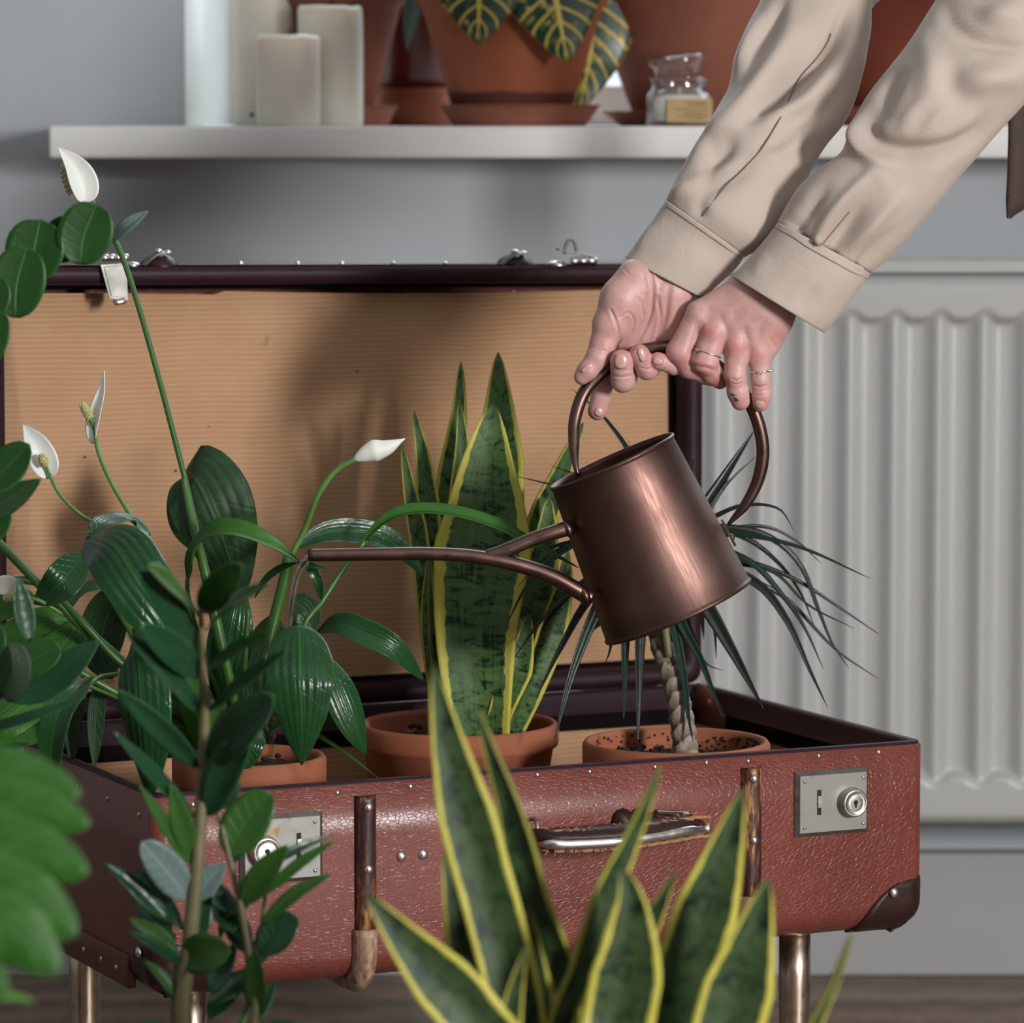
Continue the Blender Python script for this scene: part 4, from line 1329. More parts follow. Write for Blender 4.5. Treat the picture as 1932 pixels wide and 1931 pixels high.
# ================================================================== dracaena in the case
def dracaena():
    c = PZ(1276, 1397, .352)
    z0 = ZB + .0065
    pl = empty('dracaena', (c[0], c[1], z0))
    tag(pl, 'dragon tree with thin arching blades in the right terracotta pot inside the suitcase', 'plant')
    Y = c[1]
    potted((c[0], c[1]), .352, z0, 179 * Y / FPX, .060, 'terra', pl, .019, 8, band=.024, crumbs=160)
    tp = pts3([(1294, 1428, Y), (1288, 1370, Y + .008), (1272, 1290, Y + .02), (1246, 1210, Y + .035), (1236, 1130, Y + .045), (1230, 1050, Y + .05)], Y)
    n = 74
    V, F = tube(tp, [(0, .0100), (.2, .0096), (.6, .0086), (1, .0070)], 16, n)
    ring = np.repeat(np.arange(n), 16)
    ctr = V.reshape(n, 16, 3).mean(1)
    d = V - ctr[ring]
    th = np.tile(np.arange(16), n)
    saw = (ring * .19 + .30 * np.sin(th / 16 * 2 * PI * 2 + ring * .07)) % 1
    bump = 1 + .20 * saw - .08
    V = ctr[ring] + d * bump[:, None]
    obj('trunk', V, F, M['trunk'], pl, attr={'ring': saw})
    stem(pl, 'zz_stem', [(1262, 1240), (1254, 1180), (1250, 1120), (1236, 1080)], 17, Y + .02, 'side_shoot')
    K = dict(prof='strap', nu=4, nv=24, camber=.5, th=.0005)
    cr = (1232, 1030, Y)
    R = random.Random(3)
    spec = [
        (1, [(1300, 1000), (1345, 935), (1385, 872), (1423, 813)], 24, .04), (0, [(1310, 1000), (1370, 915), (1430, 858)], 9, .03),
        (1, [(1330, 985), (1400, 955), (1468, 960), (1500, 1005)], 9, -.02), (0, [(1320, 1020), (1392, 1010), (1510, 1034), (1642, 1092)], 10, -.04),
        (1, [(1320, 1010), (1433, 994), (1500, 1020), (1549, 1063)], 9, .03), (1, [(1330, 1050), (1410, 1062), (1500, 1095), (1580, 1145), (1658, 1197)], 11, .02),
        (0, [(1320, 1060), (1451, 1077), (1524, 1142), (1611, 1186)], 8, -.02), (1, [(1330, 1070), (1400, 1090), (1484, 1132), (1575, 1225), (1658, 1282)], 10, .05),
        (1, [(1310, 1060), (1422, 1098), (1484, 1171), (1528, 1266), (1562, 1337)], 17, -.05), (0, [(1320, 1030), (1415, 1063), (1480, 1131), (1520, 1190), (1553, 1262)], 14, -.03),
        (1, [(1320, 1000), (1433, 1008), (1506, 1063), (1545, 1155), (1570, 1215), (1602, 1262)], 13, .02), (0, [(1310, 990), (1408, 1019), (1470, 1066), (1510, 1120), (1535, 1179)], 12, .04),
        (1, [(1270, 1060), (1330, 1140), (1385, 1235), (1420, 1300), (1441, 1338)], 28, -.06), (0, [(1250, 1080), (1285, 1175), (1321, 1244), (1345, 1305), (1364, 1355)], 19, -.07),
        (1, [(1260, 1090), (1305, 1195), (1330, 1250), (1364, 1266)], 10, .0), (1, [(1300, 1080), (1322, 1150), (1328, 1208)], 16, .05),
        (0, [(1240, 1090), (1272, 1190), (1290, 1280), (1298, 1350), (1308, 1402)], 20, -.075), (1, [(1220, 1080), (1206, 1190), (1204, 1290), (1203, 1406)], 24, -.07),
        (0, [(1200, 1080), (1180, 1190), (1178, 1280), (1176, 1362)], 20, -.06), (1, [(1190, 1090), (1160, 1180), (1150, 1230), (1140, 1256)], 12, -.02),
        (0, [(1190, 1060), (1130, 1140), (1085, 1250), (1062, 1330), (1047, 1396)], 22, -.06), (1, [(1190, 1050), (1110, 1135), (1055, 1230), (1030, 1280), (1012, 1318)], 17, -.03),
        (1, [(1190, 1040), (1070, 1125), (1015, 1180), (972, 1240)], 14, -.04), (0, [(1180, 1000), (1080, 1030), (1000, 1100), (955, 1180)], 13, -.05),
        (1, [(1200, 900), (1185, 850), (1150, 800), (1118, 766), (1077, 733)], 10, .06), (1, [(1180, 960), (1110, 930), (1040, 915), (978, 900)], 8, .04),
        (1, [(1180, 950), (1110, 905), (1072, 890), (1036, 878)], 6, .05), (0, [(1180, 980), (1100, 1010), (1020, 1060), (975, 1110)], 7, -.02),
        (0, [(1180, 990), (1090, 1020), (1050, 1030), (1000, 1050)], 14, -.03), (1, [(1240, 960), (1265, 900), (1290, 858)], 14, .06), (0, [(1230, 960), (1190, 870), (1187, 830)], 10, .07),
        (1, [(1180, 1070), (1100, 1100), (1040, 1160), (1010, 1215)], 13, .02), (0, [(1240, 1060), (1250, 1120), (1236, 1175), (1228, 1215)], 16, .05), (1, [(1270, 1040), (1320, 1090), (1345, 1170), (1352, 1245)], 13, .05),
        (0, [(1200, 1070), (1160, 1150), (1105, 1200), (1075, 1260)], 12, .05), (1, [(1230, 1000), (1260, 950), (1300, 900), (1310, 860)], 14, .07),
    ]
    YC = Y + .05
    for i, (kind, pts, w, dd) in enumerate(spec):
        m = len(pts); dd = dd * .9
        pts2 = [(cr[0] + (pts[0][0] - cr[0]) * .15, cr[1] + (pts[0][1] - cr[1]) * .15, YC)] + [(x, y, YC + dd * (j + 1) / m) for j, (x, y) in enumerate(pts)]
        leaf(pl, 'drac_red' if kind else 'drac', pts2, w * 1.4, Y, N=(R.uniform(-.3, .3), -1, R.uniform(.1, .9)), roll=R.uniform(-20, 20), **K)
    cr = []
    for i in range(120):        # soil clinging to the inside of the pot wall
        a = R.uniform(-.1, PI + .1); q = 179 * Y / FPX - .0078
        cr.append(ball((c[0] + q * math.cos(a), c[1] + q * math.sin(a), .352 - R.uniform(.003, .018)), R.uniform(.0005, .0014), 5))
    o = obj('soil_specks', *join(*cr), M['soil'], pl); o['kind'] = 'stuff'
    cr = [ball((c[0] + R.uniform(-.05, .05), c[1] - R.uniform(-.02, .05), .352 - .0145), R.uniform(.0008, .0014), 5) for i in range(14)]
    o = obj('perlite', *join(*cr), M['candle'], pl); o['kind'] = 'stuff'


dracaena()


# ================================================================== front snake plant (out of focus)
def front_snake():
    D = 2.45
    c = P(1090, 1931, D)
    pl = empty('snake_plant', (c[0], D + .02, 0))
    tag(pl, 'blurred snake plant with yellow-edged leaves in the right foreground, in front of the suitcase', 'plant')
    potted((c[0], D + .02), .215, 0, .088, .066, 'terra', pl, .02, 11, band=.03, crumbs=30)
    K = dict(th=.003, nu=10, nv=34, camber=.28, prof='sword4')
    def L(pts, w, D0, **k):
        kk = dict(K); kk.update(k)
        x, y = pts[0][:2]
        bx = 1090 + (x - 1090) * .35
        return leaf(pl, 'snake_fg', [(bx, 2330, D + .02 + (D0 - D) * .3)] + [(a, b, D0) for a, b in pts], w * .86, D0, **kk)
    L([(980, 1931), (935, 1740), (890, 1580), (845, 1400), (817, 1252)], 128, D, prof='sword4', label='tallest leaf of the front plant')
    L([(1090, 1931), (1050, 1800), (1008, 1690), (962, 1520), (928, 1420), (904, 1343)], 80, D + .02, prof='sword4', N=(-.5, -1, .1))
    L([(985, 2060), (900, 1931), (820, 1840), (750, 1760), (690, 1685)], 138, D - .05, prof='sword4', N=(0, -1, .3))
    L([(940, 2000), (905, 1850), (870, 1720), (838, 1600)], 120, D + .05)
    L([(1050, 1980), (1095, 1830), (1140, 1690), (1195, 1570), (1247, 1446)], 66, D - .02, prof='sword4', N=(.5, -1, 0))
    L([(1150, 2040), (1168, 1920), (1188, 1800), (1190, 1700), (1172, 1634)], 160, D - .05)
    L([(1130, 1990), (1175, 1850), (1230, 1740), (1278, 1636)], 66, D + .05, prof='sword4')
    L([(1210, 2040), (1265, 1900), (1315, 1760), (1362, 1620), (1402, 1486)], 142, D, prof='sword4', N=(.1, -1, .1))
    L([(1330, 2080), (1372, 1930), (1410, 1800), (1450, 1656)], 160, D - .05, prof='sword4', N=(.1, -1, .2))
    L([(1400, 2120), (1500, 1990), (1565, 1870), (1607, 1762)], 38, D - .03, prof='sword4', N=(1, -1, 0))
    L([(1010, 2040), (1012, 1900), (1005, 1800), (996, 1704)], 74, D + .02)
    L([(950, 2040), (962, 1930), (975, 1860), (994, 1780)], 60, D - .04)
    L([(1090, 2040), (1075, 1930), (1100, 1800), (1130, 1690), (1160, 1640)], 50, D + .01, prof='sword4')


front_snake()


# ================================================================== ZZ plant in the left foreground
def zz_plant():
    D = 2.75
    c = P(400, 1931, D)
    pl = empty('zz_plant', (c[0], D, 0))
    tag(pl, 'slim green plant with paired glossy leaflets on upright stems, left foreground before the suitcase', 'plant')
    potted((c[0], D), .165, 0, .07, .055, 'terra_red', pl, .02, 13, band=.025, crumbs=20)
    stem(pl, 'zz_stem', [(375, 2240, D), (345, 1931, D), (358, 1780, D), (374, 1600, D), (385, 1400, D), (383, 1260, D - .01), (378, 1150, D - .02)], [(0, 44), (.25, 36), (.6, 26), (.8, 20), (1, 10)], D, n=40, seg=12)
    stem(pl, 'zz_stem', [(400, 2240, D), (478, 1931, D), (472, 1830, D), (455, 1715, D), (432, 1615, D), (406, 1510, D), (400, 1470, D)], [(0, 24), (.5, 17), (1, 8)], D, n=36)
    stem(pl, 'zz_stem', [(390, 2240, D + .01), (330, 1960, D + .01), (332, 1840, D + .01), (328, 1760, D + .01)], [(0, 20), (1, 8)], D)
    stem(pl, 'stem_pale', [(410, 2240, D + .02), (440, 2000, D + .02), (480, 1850, D + .02), (495, 1740, D + .02), (505, 1640, D + .02)], [(0, 16), (1, 7)], D)
    K = dict(nu=6, nv=16, camber=.25, th=.0007)
    R = random.Random(5)
    d1 = D - .03
    S_ = [  # base, tip, width, material, distance shift
        ((376, 1165), (278, 1068), 58, 'zz_light', -.08), ((381, 1155), (458, 1066), 56, 'zz_light', -.07), ((388, 1190), (508, 1102), 50, 'zz_light', -.08),
        ((380, 1234), (262, 1076), 56, 'zz', -.07), ((378, 1275), (266, 1178), 56, 'zz', -.07), ((380, 1348), (238, 1196), 54, 'zz', -.06),
        ((374, 1448), (220, 1300), 46, 'zz', -.06), ((368, 1545), (212, 1378), 30, 'zz', -.04), ((360, 1632), (262, 1480), 28, 'zz_light', -.03),
        ((362, 1620), (322, 1480), 42, 'zz_light', -.02), ((394, 1262), (512, 1196), 26, 'zz_light', -.06), ((395, 1342), (545, 1225), 30, 'zz', -.07),
        ((394, 1440), (518, 1312), 82, 'zz', -.06), ((390, 1538), (472, 1380), 68, 'zz', -.03), ((396, 1385), (426, 1322), 36, 'zz_light', 0), ((378, 1330), (345, 1258), 40, 'zz_light', .02),
        ((356, 1696), (266, 1588), 66, 'grey_leaf', -.02), ((366, 1700), (428, 1628), 46, 'grey_leaf', 0), ((318, 1738), (196, 1628), 34, 'zz', -.01), ((345, 1755), (256, 1636), 32, 'zz', .02),
        ((325, 1775), (238, 1660), 46, 'zz', .03), ((336, 1794), (242, 1732), 32, 'zz_light', 0), ((342, 1818), (242, 1758), 26, 'zz', -.02), ((344, 1812), (436, 1796), 74, 'zz_light', -.03),
        ((336, 1880), (270, 1812), 24, 'zz_light', 0), ((372, 1780), (395, 1680), 40, 'zz', .01),
        ((428, 1614), (512, 1496), 84, 'zz_light', 0), ((456, 1708), (543, 1594), 50, 'zz_light', -.02), ((440, 1630), (500, 1560), 36, 'zz', .03), ((497, 1690), (632, 1586), 22, 'zz_light', .0),
        ((490, 1640), (632, 1574), 18, 'zz', .03), ((492, 1745), (628, 1648), 28, 'zz_light', .0), ((490, 1800), (562, 1730), 66, 'zz', .0), ((486, 1912), (482, 1790), 46, 'zz_light', -.01),
        ((455, 1720), (490, 1640), 34, 'zz', .04), ((470, 1800), (425, 1700), 46, 'zz', .03), ((395, 1895), (500, 1830), 44, 'zz', .02), ((392, 1925), (465, 1850), 40, 'zz', .03),
        ((440, 1760), (402, 1660), 50, 'zz', .04), ((472, 1830), (518, 1760), 40, 'zz', .03), ((400, 1870), (445, 1780), 44, 'zz', .04), ((350, 1900), (300, 1840), 30, 'zz', .03),
        ((480, 1931), (520, 1850), 34, 'zz', .02), ((410, 1530), (455, 1480), 34, 'zz', .02), ((400, 1700), (462, 1750), 50, 'zz', .05), ((455, 1720), (408, 1780), 48, 'zz', .05),
        ((345, 1990), (260, 1930), 44, 'zz', 0), ((480, 1990), (560, 1930), 44, 'zz', 0),
    ]
    for i, (b, t, w, m, dd) in enumerate(S_):
        mx, my = (b[0] + t[0]) / 2, (b[1] + t[1]) / 2
        sag = R.uniform(3, 9)
        o = leaf(pl, m, [(b[0], b[1], D), (mx + (my - b[1]) * .04, my - sag, D + dd * .6), (t[0], t[1], D + dd)], w * 1.08, D, name='leaflet', prof='oval' if w > 55 else 'lance',
                 N=(R.uniform(-.25, .25), -1, R.uniform(.3, 1.0)), roll=R.uniform(-12, 12), **K)


zz_plant()


# ================================================================== round-leaved plant at the left
def round_plant():
    D = 2.98
    pl = empty('round_leaved_plant', (-.60, D, 0))
    tag(pl, 'plant with overlapping round dark green leaves reaching in from the upper left', 'plant')
    potted((-.60, D), .24, 0, .09, .07, 'terra_red', pl, .02, 17, band=.03, crumbs=20)
    stem(pl, 'stem', [(-620, 1700, D), (-300, 1250, D), (-120, 850, D), (-20, 620, D + .02), (70, 520, D + .03), (150, 465, D + .03), (208, 445, D + .03)], [(0, 34), (.7, 20), (1, 8)], D, n=40, seg=10)
    stem(pl, 'stem', [(-600, 1700, D - .03), (-280, 1450, D - .05), (-60, 1310, D - .08), (40, 1262, D - .08)], [(0, 30), (1, 9)], D, n=30)
    stem(pl, 'stem', [(-600, 1700, D), (-350, 1250, D), (-150, 1000, D), (-40, 900, D)], [(0, 26), (1, 9)], D, n=30)
    K = dict(nu=10, nv=18, camber=.16, th=.0008)
    for pts, w, pf, dd, N in (
            ([(152, 500), (160, 445), (184, 384)], 104, 'round', .0, (.1, -1, .1)), ([(100, 492), (118, 455), (140, 412)], 82, 'round', .012, (.2, -1, .1)),
            ([(64, 530), (66, 476), (78, 414)], 112, 'round', .0, (0, -1, .2)), ([(30, 600), (34, 535), (52, 466)], 106, 'round', -.012, (0, -1, .1)),
            ([(-30, 600), (-14, 560), (-5, 522)], 70, 'round', -.02, (0, -1, .1)), ([(-30, 690), (-16, 640), (2, 588)], 66, 'round', -.03, (0, -1, .1))):
        leaf(pl, 'round', [(a, b, D + dd) for a, b in pts], w, D, prof=pf, N=N, **K)
    leaf(pl, 'grey_leaf', [(205, 458, D + .03), (235, 430, D + .02), (280, 398, D + .02)], 36, D, prof='lance', N=(-.4, -1, .8), label='narrow grey-green young leaf', **K)
    for pts, w, pf, dd, N, m in (
            ([(-60, 915), (0, 895), (56, 838)], 84, 'oval', -.02, (0, -1, .7), 'round'), ([(-60, 975), (0, 950), (78, 904)], 56, 'lance', -.01, (0, -1, -.3), 'lily_back'),
            ([(-30, 1025), (-10, 990), (10, 950)], 56, 'round', .0, (0, -1, 0), 'round'),
            ([(56, 1212), (44, 1150), (33, 1088)], 42, 'lance', -.06, (.5, -1, 0), 'zz'), ([(30, 1258), (72, 1240), (112, 1218)], 66, 'round', -.07, (0, -1, .3), 'round'),
            ([(15, 1322), (95, 1285), (188, 1208)], 72, 'lance', -.05, (0, -1, .5), 'zz'), ([(18, 1325), (30, 1262), (22, 1212)], 64, 'round', -.09, (.5, -1, 0), 'lily_back'),
            ([(-40, 1325), (0, 1270), (15, 1215)], 44, 'lance', -.10, (.5, -1, 0), 'zz'), ([(-60, 1385), (40, 1358), (162, 1316)], 22, 'lance', -.08, (0, -1, .6), 'zz'),
            ([(-40, 1432), (10, 1412), (58, 1404)], 18, 'lance', -.10, (0, -1, .6), 'zz'), ([(-50, 1290), (-20, 1230), (0, 1180)], 60, 'oval', -.06, (0, -1, .3), 'round')):
        leaf(pl, m, [(a, b, D + dd) for a, b in pts], w, D, prof=pf, N=N, **K)


round_plant()


# ================================================================== big ruffled leaves, nearest thing at the bottom left
def ruffled_plant():
    D = 2.18
    pl = empty('broad_leaved_plant', (-.36, D, 0))
    tag(pl, 'bright green plant with big rippled leaves, very blurred, bottom left corner', 'plant')
    potted((-.36, D), .20, 0, .085, .065, 'terra', pl, .02, 19, band=.03, crumbs=20)
    K = dict(nu=16, nv=26, camber=-.22, th=.0008, pleat=.06, npl=3, wave=.04)
    for i, (pts, w, dd) in enumerate((
            ([(-260, 1520), (-120, 1478), (20, 1470), (154, 1500)], 150, .05), ([(-260, 1570), (-110, 1530), (30, 1520), (171, 1557)], 140, .03),
            ([(-260, 1660), (-110, 1600), (30, 1600), (168, 1648)], 165, .01), ([(-260, 1750), (-110, 1690), (20, 1685), (146, 1766)], 175, -.01),
            ([(-260, 1850), (-130, 1760), (0, 1745), (112, 1838)], 175, -.03), ([(-260, 1930), (-130, 1870), (-60, 1840), (16, 1872)], 150, -.06),
            ([(-200, 1500), (-140, 1600), (-60, 1700), (0, 1830)], 260, .06))):
        leaf(pl, 'ruffle', [(a, b, D + dd) for a, b in pts], w, D, prof='broad' if i < 6 else 'oval', N=(0, -1, .30), seed=i, **K)
        stem(pl, 'stem_pale', [(pts[0][0], pts[0][1], D + dd), (-330, 1800 + 20 * i, D), (-330, 2200, D)], 14, D, 'petiole')
    leaf(pl, 'stem_pale', [(-60, 1880, D), (20, 1880, D), (68, 1892, D)], 22, D, prof='lance', label='small yellowish shoot')


ruffled_plant()
# ------------------------------------------------------------------ things on the sill
def sill():
    Z = ZS1
    def cx(px, Y): return P(px, 238, Y)[0]
    def zz(py, Y): return P(966, py, Y)[2]
    # candles
    def candle(pxa, pxb, pyt, Y, label, melt=.004, seed=0):
        x = (cx(pxa, Y) + cx(pxb, Y)) / 2; r = (cx(pxb, Y) - cx(pxa, Y)) / 2
        h = zz(pyt, Y) - Z
        e = empty('pillar_candle', (x, Y, Z))
        tag(e, label, 'candle', 'ivory pillar candles on the window sill')
        pr = [(r * .95, 0), (r, .002)] + [(r, h * k) for k in (.2, .4, .6, .8)] + [(r, h - melt * 1.2), (r * .985, h - melt * .4), (r * .93, h), (r * .85, h + .0002), (r * .7, h - .003), (.004, h - .004)]
        V, F = lathe(pr, 40, (0, 0, 1), (x, Y, Z), True, True)
        V[:, 2] += .0014 * nz(V, 60, seed) * (V[:, 2] > Z + h * .9)
        V[:, :2] += .0006 * nz(V, 25, seed + 1)[:, None]
        obj('wax_body', V, F, M['candle'], e)
        obj('wick', *tube([(x, Y, Z + h - .005), (x + .001, Y, Z + h + .003), (x + .003, Y, Z + h + .008)], .0009, 6, 6), M['wick'], e)
        if seed == 2:
            p = P(475, 217, Y - r); obj('wax_pit', *ball((p[0], Y - r * .985, p[2]), .0022, 8, (1, .4, 1)), M['wick'], e)
    candle(441, 559, -170, 4.15, 'tallest ivory pillar candle, behind the short one, top out of frame', seed=2)
    candle(563, 685, 12, 4.10, 'ivory pillar candle of middle height, beside the first red pot', seed=3)
    candle(484, 605, 67, 4.045, 'short wide ivory pillar candle in front of the two taller ones', seed=4)

    def saucer(x, Y, r, h, mat, label, name='plant_saucer', steps=3):
        e = [(r * .80, 0)]
        for i in range(steps):
            a, b = i / steps, (i + 1) / steps
            rr = lambda q: r * (.82 + .18 * q)
            e += [(rr(a), h * (a + .06)), (rr(a) + r * .012, h * (a + .18)), (rr(b) - r * .015, h * (b - .06))]
        e += [(r, h * .94), (r, h), (r - .005, h), (r * .78, .006), (.001, .006)]
        o = obj(name, *lathe(e, 56, (0, 0, 1), (x, Y, Z), True, True), M[mat])
        tag(o, label, 'saucer', 'clay saucers under the pots on the sill')
        return o

    def pot(x, Y, rb, slope, h, mat, label, z0=.006, band=.03, soil=True):
        e = empty('flower_pot', (x, Y, Z + z0)); tag(e, label, 'pot')
        rt = rb + slope * h
        pr = [(rb * .9, 0), (rb, .003), (rt, h - band), (rt + .002, h - band + .002), (rt + .005, h - band + .006), (rt + .006 + .02 * slope, h - .003), (rt + .004, h), (rt - .004, h), (rt - .008, h - .02), (rb - .008, .01)]
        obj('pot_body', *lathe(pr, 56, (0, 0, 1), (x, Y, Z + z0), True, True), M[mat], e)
        if soil: obj('soil', *soil_mesh((x, Y), rt - .010, Z + z0 + h - .022, 1), M['soil'], e)
        return e, rt, Z + z0 + h
    k = 4.1 / FPX
    # first pot, right edge shows beside the candle
    Y = 4.16; x = cx(650, Y)
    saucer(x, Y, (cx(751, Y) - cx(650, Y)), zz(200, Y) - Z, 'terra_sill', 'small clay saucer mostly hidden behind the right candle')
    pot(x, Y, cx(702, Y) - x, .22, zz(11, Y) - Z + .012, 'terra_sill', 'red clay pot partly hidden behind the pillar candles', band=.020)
    # dark pot standing further back
    Y = 4.235; x = cx(785, Y)
    obj_s = obj('plant_saucer', *lathe([(.038, 0), (.040, .004), (.0435, zz(166, Y) - Z), (.040, zz(166, Y) - Z), (.0385, .006), (.001, .006)], 48, (0, 0, 1), (x, Y, Z), True, True), M['terra'])
    tag(obj_s, 'tall-sided clay saucer at the back, between two pots', 'saucer', 'clay saucers under the pots on the sill')
    e, rt, zt = pot(x, Y, .0365, .02, .155, 'glaze_red', 'dark red pot at the back, between the two clay pots', z0=.0065)
    foil = empty('trailing_plant', (x, Y, zt - .02)); tag(foil, 'plant with drooping grey-green leaves in the dark red pot', 'plant')
    stem(foil, 'stem', [(775, -175, Y), (770, -200, Y), (768, -240, Y)], 14, Y)
    for mat, pts, w, D in (('grey_leaf', [(782, -190, Y), (800, -120, 4.15), (786, -20, 4.13), (774, 50, 4.12), (768, 98, 4.12)], 62, 4.12), ('lily_bright', [(790, -150, Y), (815, -100, 4.15), (816, -30, 4.14), (806, 66, 4.14)], 36, 4.14),
                           ('grey_leaf', [(768, -220, Y), (720, -230, 4.15), (700, -100, 4.12), (700, 12, 4.12)], 44, 4.12), ('grey_leaf', [(770, -230, Y), (740, -300, 4.2), (700, -330, 4.2)], 50, 4.2), ('grey_leaf', [(770, -230, Y), (800, -320, 4.2), (850, -340, 4.2)], 50, 4.2)):
        leaf(foil, mat, pts, w, D, prof='lance', camber=.25, wave=.08)
    # middle pot with the croton
    Y = 4.095; x = cx(966, Y)
    saucer(cx(980, Y), Y, cx(1135, Y) - cx(980, Y), zz(198, Y) - Z, 'terra_sill', 'wide ribbed clay saucer under the middle pot, under yellow-veined leaves')
    e, rt, zt = pot(x, Y, (cx(1075, Y) - cx(857, Y)) / 2, .23, .138, 'terra_wet', 'clay pot in the middle of the sill with yellow-veined leaves hanging over it', z0=.0065)
    cr = empty('croton', (x, Y, zt - .022)); tag(cr, 'croton with dark green leaves veined in yellow, drooping over the middle pot', 'plant')
    stem(cr, 'zz_stem', [(966, -90, Y), (962, -170, Y), (970, -260, Y)], [(0, 26), (1, 18)], Y)
    for i, (pts, w, D, pf) in enumerate((
            ([(935, -190, Y - .02), (914, -175, Y - .085), (905, -40, Y - .108), (903, 40, Y - .110), (900, 84, Y - .108)], 255, 4.03, 'oval'),
            ([(985, -190, Y - .02), (1020, -175, Y - .08), (1042, -40, Y - .102), (1058, 50, Y - .104), (1071, 120, Y - .100)], 245, 4.03, 'oval'),
            ([(1000, -190, Y), (1070, -150, Y), (1118, -50, Y + .01), (1116, 80, Y + .01), (1092, 212, Y + .01)], 185, 4.10, 'oval'),
            ([(960, -200, Y), (900, -280, Y), (850, -330, Y), (800, -330, Y)], 120, Y, 'oval'), ([(970, -240, Y), (1000, -330, Y), (1060, -380, Y - .03)], 120, Y, 'oval'),
            ([(965, -250, Y), (950, -360, Y + .03), (930, -420, Y + .03)], 120, Y, 'oval'), ([(975, -200, Y), (1060, -260, Y + .05), (1160, -280, Y + .06)], 120, Y, 'oval'))):
        leaf(cr, 'croton', pts, w, D, prof='croton', camber=-.15, wave=.05, nu=12, nv=24, N=((0, -.15, 1), (0, -1, .1)) if i < 2 else (0, -1, .15), seed=i)
    # big pot right of it
    Y = 4.175; x = cx(1318, Y)
    saucer(x, Y, x - cx(1134, Y), zz(210, Y) - Z, 'terra_sill', 'large plain clay saucer behind the candle jar', steps=1)
    pot(x, Y, x - cx(1196, Y), .30, .145, 'terra_sill', 'largest clay pot, behind the glass candle jar')
    Y = 4.19; x = cx(1715, Y)
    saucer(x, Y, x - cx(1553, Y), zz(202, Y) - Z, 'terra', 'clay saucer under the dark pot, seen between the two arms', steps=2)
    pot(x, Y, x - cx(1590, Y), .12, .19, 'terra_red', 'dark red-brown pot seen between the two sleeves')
    # candle jar
    Y = 4.036; x = cx(1282, Y); r = cx(1344, Y) - x
    j = empty('candle_jar', (x, Y, Z)); tag(j, 'small glass candle jar with a tilted glass lid and kraft label', 'candle')
    zs, zn, zt = zz(180, Y), zz(166, Y), zz(147, Y)
    def sq(rr, z, p=2.6, dy=0):
        th = np.linspace(0, 2 * PI, 48, endpoint=False)
        c_, s_ = np.cos(th), np.sin(th)
        q = rr / (np.abs(c_) ** p + np.abs(s_) ** p) ** (1 / p)
        return np.c_[x + q * c_, Y + q * s_, np.full(48, z)]
    g = [sq(r * .94, Z, 5), sq(r, Z + .003, 5), sq(r, zs - .002, 5), sq(r * .97, zs + .002, 4), sq(r * .86, zn - .002, 2.2), sq(r * .84, zn, 2), sq(r * .84, zt - .004, 2), sq(r * .90, zt - .002, 2), sq(r * .90, zt, 2),
         sq(r * .80, zt, 2), sq(r * .78, zt - .004, 2), sq(r * .78, zn - .002, 2), sq(r * .90, zs - .001, 3.5), sq(r * .93, zs - .005, 5), sq(r * .93, Z + .004, 5)]
    obj('glass_body', *loft(g, True, True, True), M['glass'], j)
    wx = [sq(r * .92, Z + .0045, 5), sq(r * .92, zs - .006, 5), sq(r * .90, zs - .002, 4), sq(r * .83, zs + .0005, 2.6), sq(r * .3, zs, 2)]
    obj('wax', *loft(wx, True, True, True), M['candle'], j)
    obj('wick', *tube([(x, Y, zs - .001), (x, Y, zn + .001)], .0008, 6, 3), M['candle'], j)
    # lid, lying askew on the neck
    pl = [(.001, 0), (r * .70, 0), (r * .72, .002), (r * .73, .008), (r * .84, .010), (r * .88, .0135), (r * .86, .0175), (r * .78, .0195), (r * .68, .0165), (.001, .0155)]
    tl = math.radians(7)
    ax = (-math.sin(tl), -.05, math.cos(tl))
    obj('glass_lid', *lathe(pl, 44, ax, (x - .0005, Y, zt + .0035), True, True), M['glass'], j)
    xa, xb = cx(1256, Y), cx(1341, Y)
    lb = [box(xa, xb, Y - r - .0008, Y - r - .0002, zz(231, Y), zz(187, Y))]
    l = obj('paper_label', *join(*lb), M['kraft'], j, smooth=False)
    # faint brown print on the label
    def txt(s_, size, px, py):
        cu = bpy.data.curves.new('t', 'FONT'); cu.body = s_; cu.size = size; cu.align_x = 'CENTER'; cu.extrude = .00005
        t_ = bpy.data.objects.new('t', cu); COL.objects.link(t_)
        bpy.context.view_layer.update()
        me = bpy.data.meshes.new_from_object(t_.evaluated_get(bpy.context.evaluated_depsgraph_get()))
        bpy.data.objects.remove(t_); 
        q = P(px, py, Y - r)
        V = [(q[0] + v.co.x, Y - r - .0011 - v.co.z, q[2] + v.co.y) for v in me.vertices]
        return np.array(V), [tuple(p_.vertices) for p_ in me.polygons]
    pr = [txt('TETPAD', .0052, 1314, 200)]
    for a, b, y_ in ((1272, 1330, 207), (1290, 1326, 214), (1282, 1330, 220), (1300, 1325, 225)):
        xx = a
        while xx < b:
            w_ = 2 + (xx * 7) % 4
            q0, q1 = P(xx, y_, Y - r), P(xx + w_, y_ - 2.0, Y - r)
            pr.append(box(q0[0], q1[0], Y - r - .0011, Y - r - .0009, q0[2], q1[2])); xx += w_ + 1.6
    obj('printed_text', *join(*pr), M['ink'], l, smooth=False)


sill()
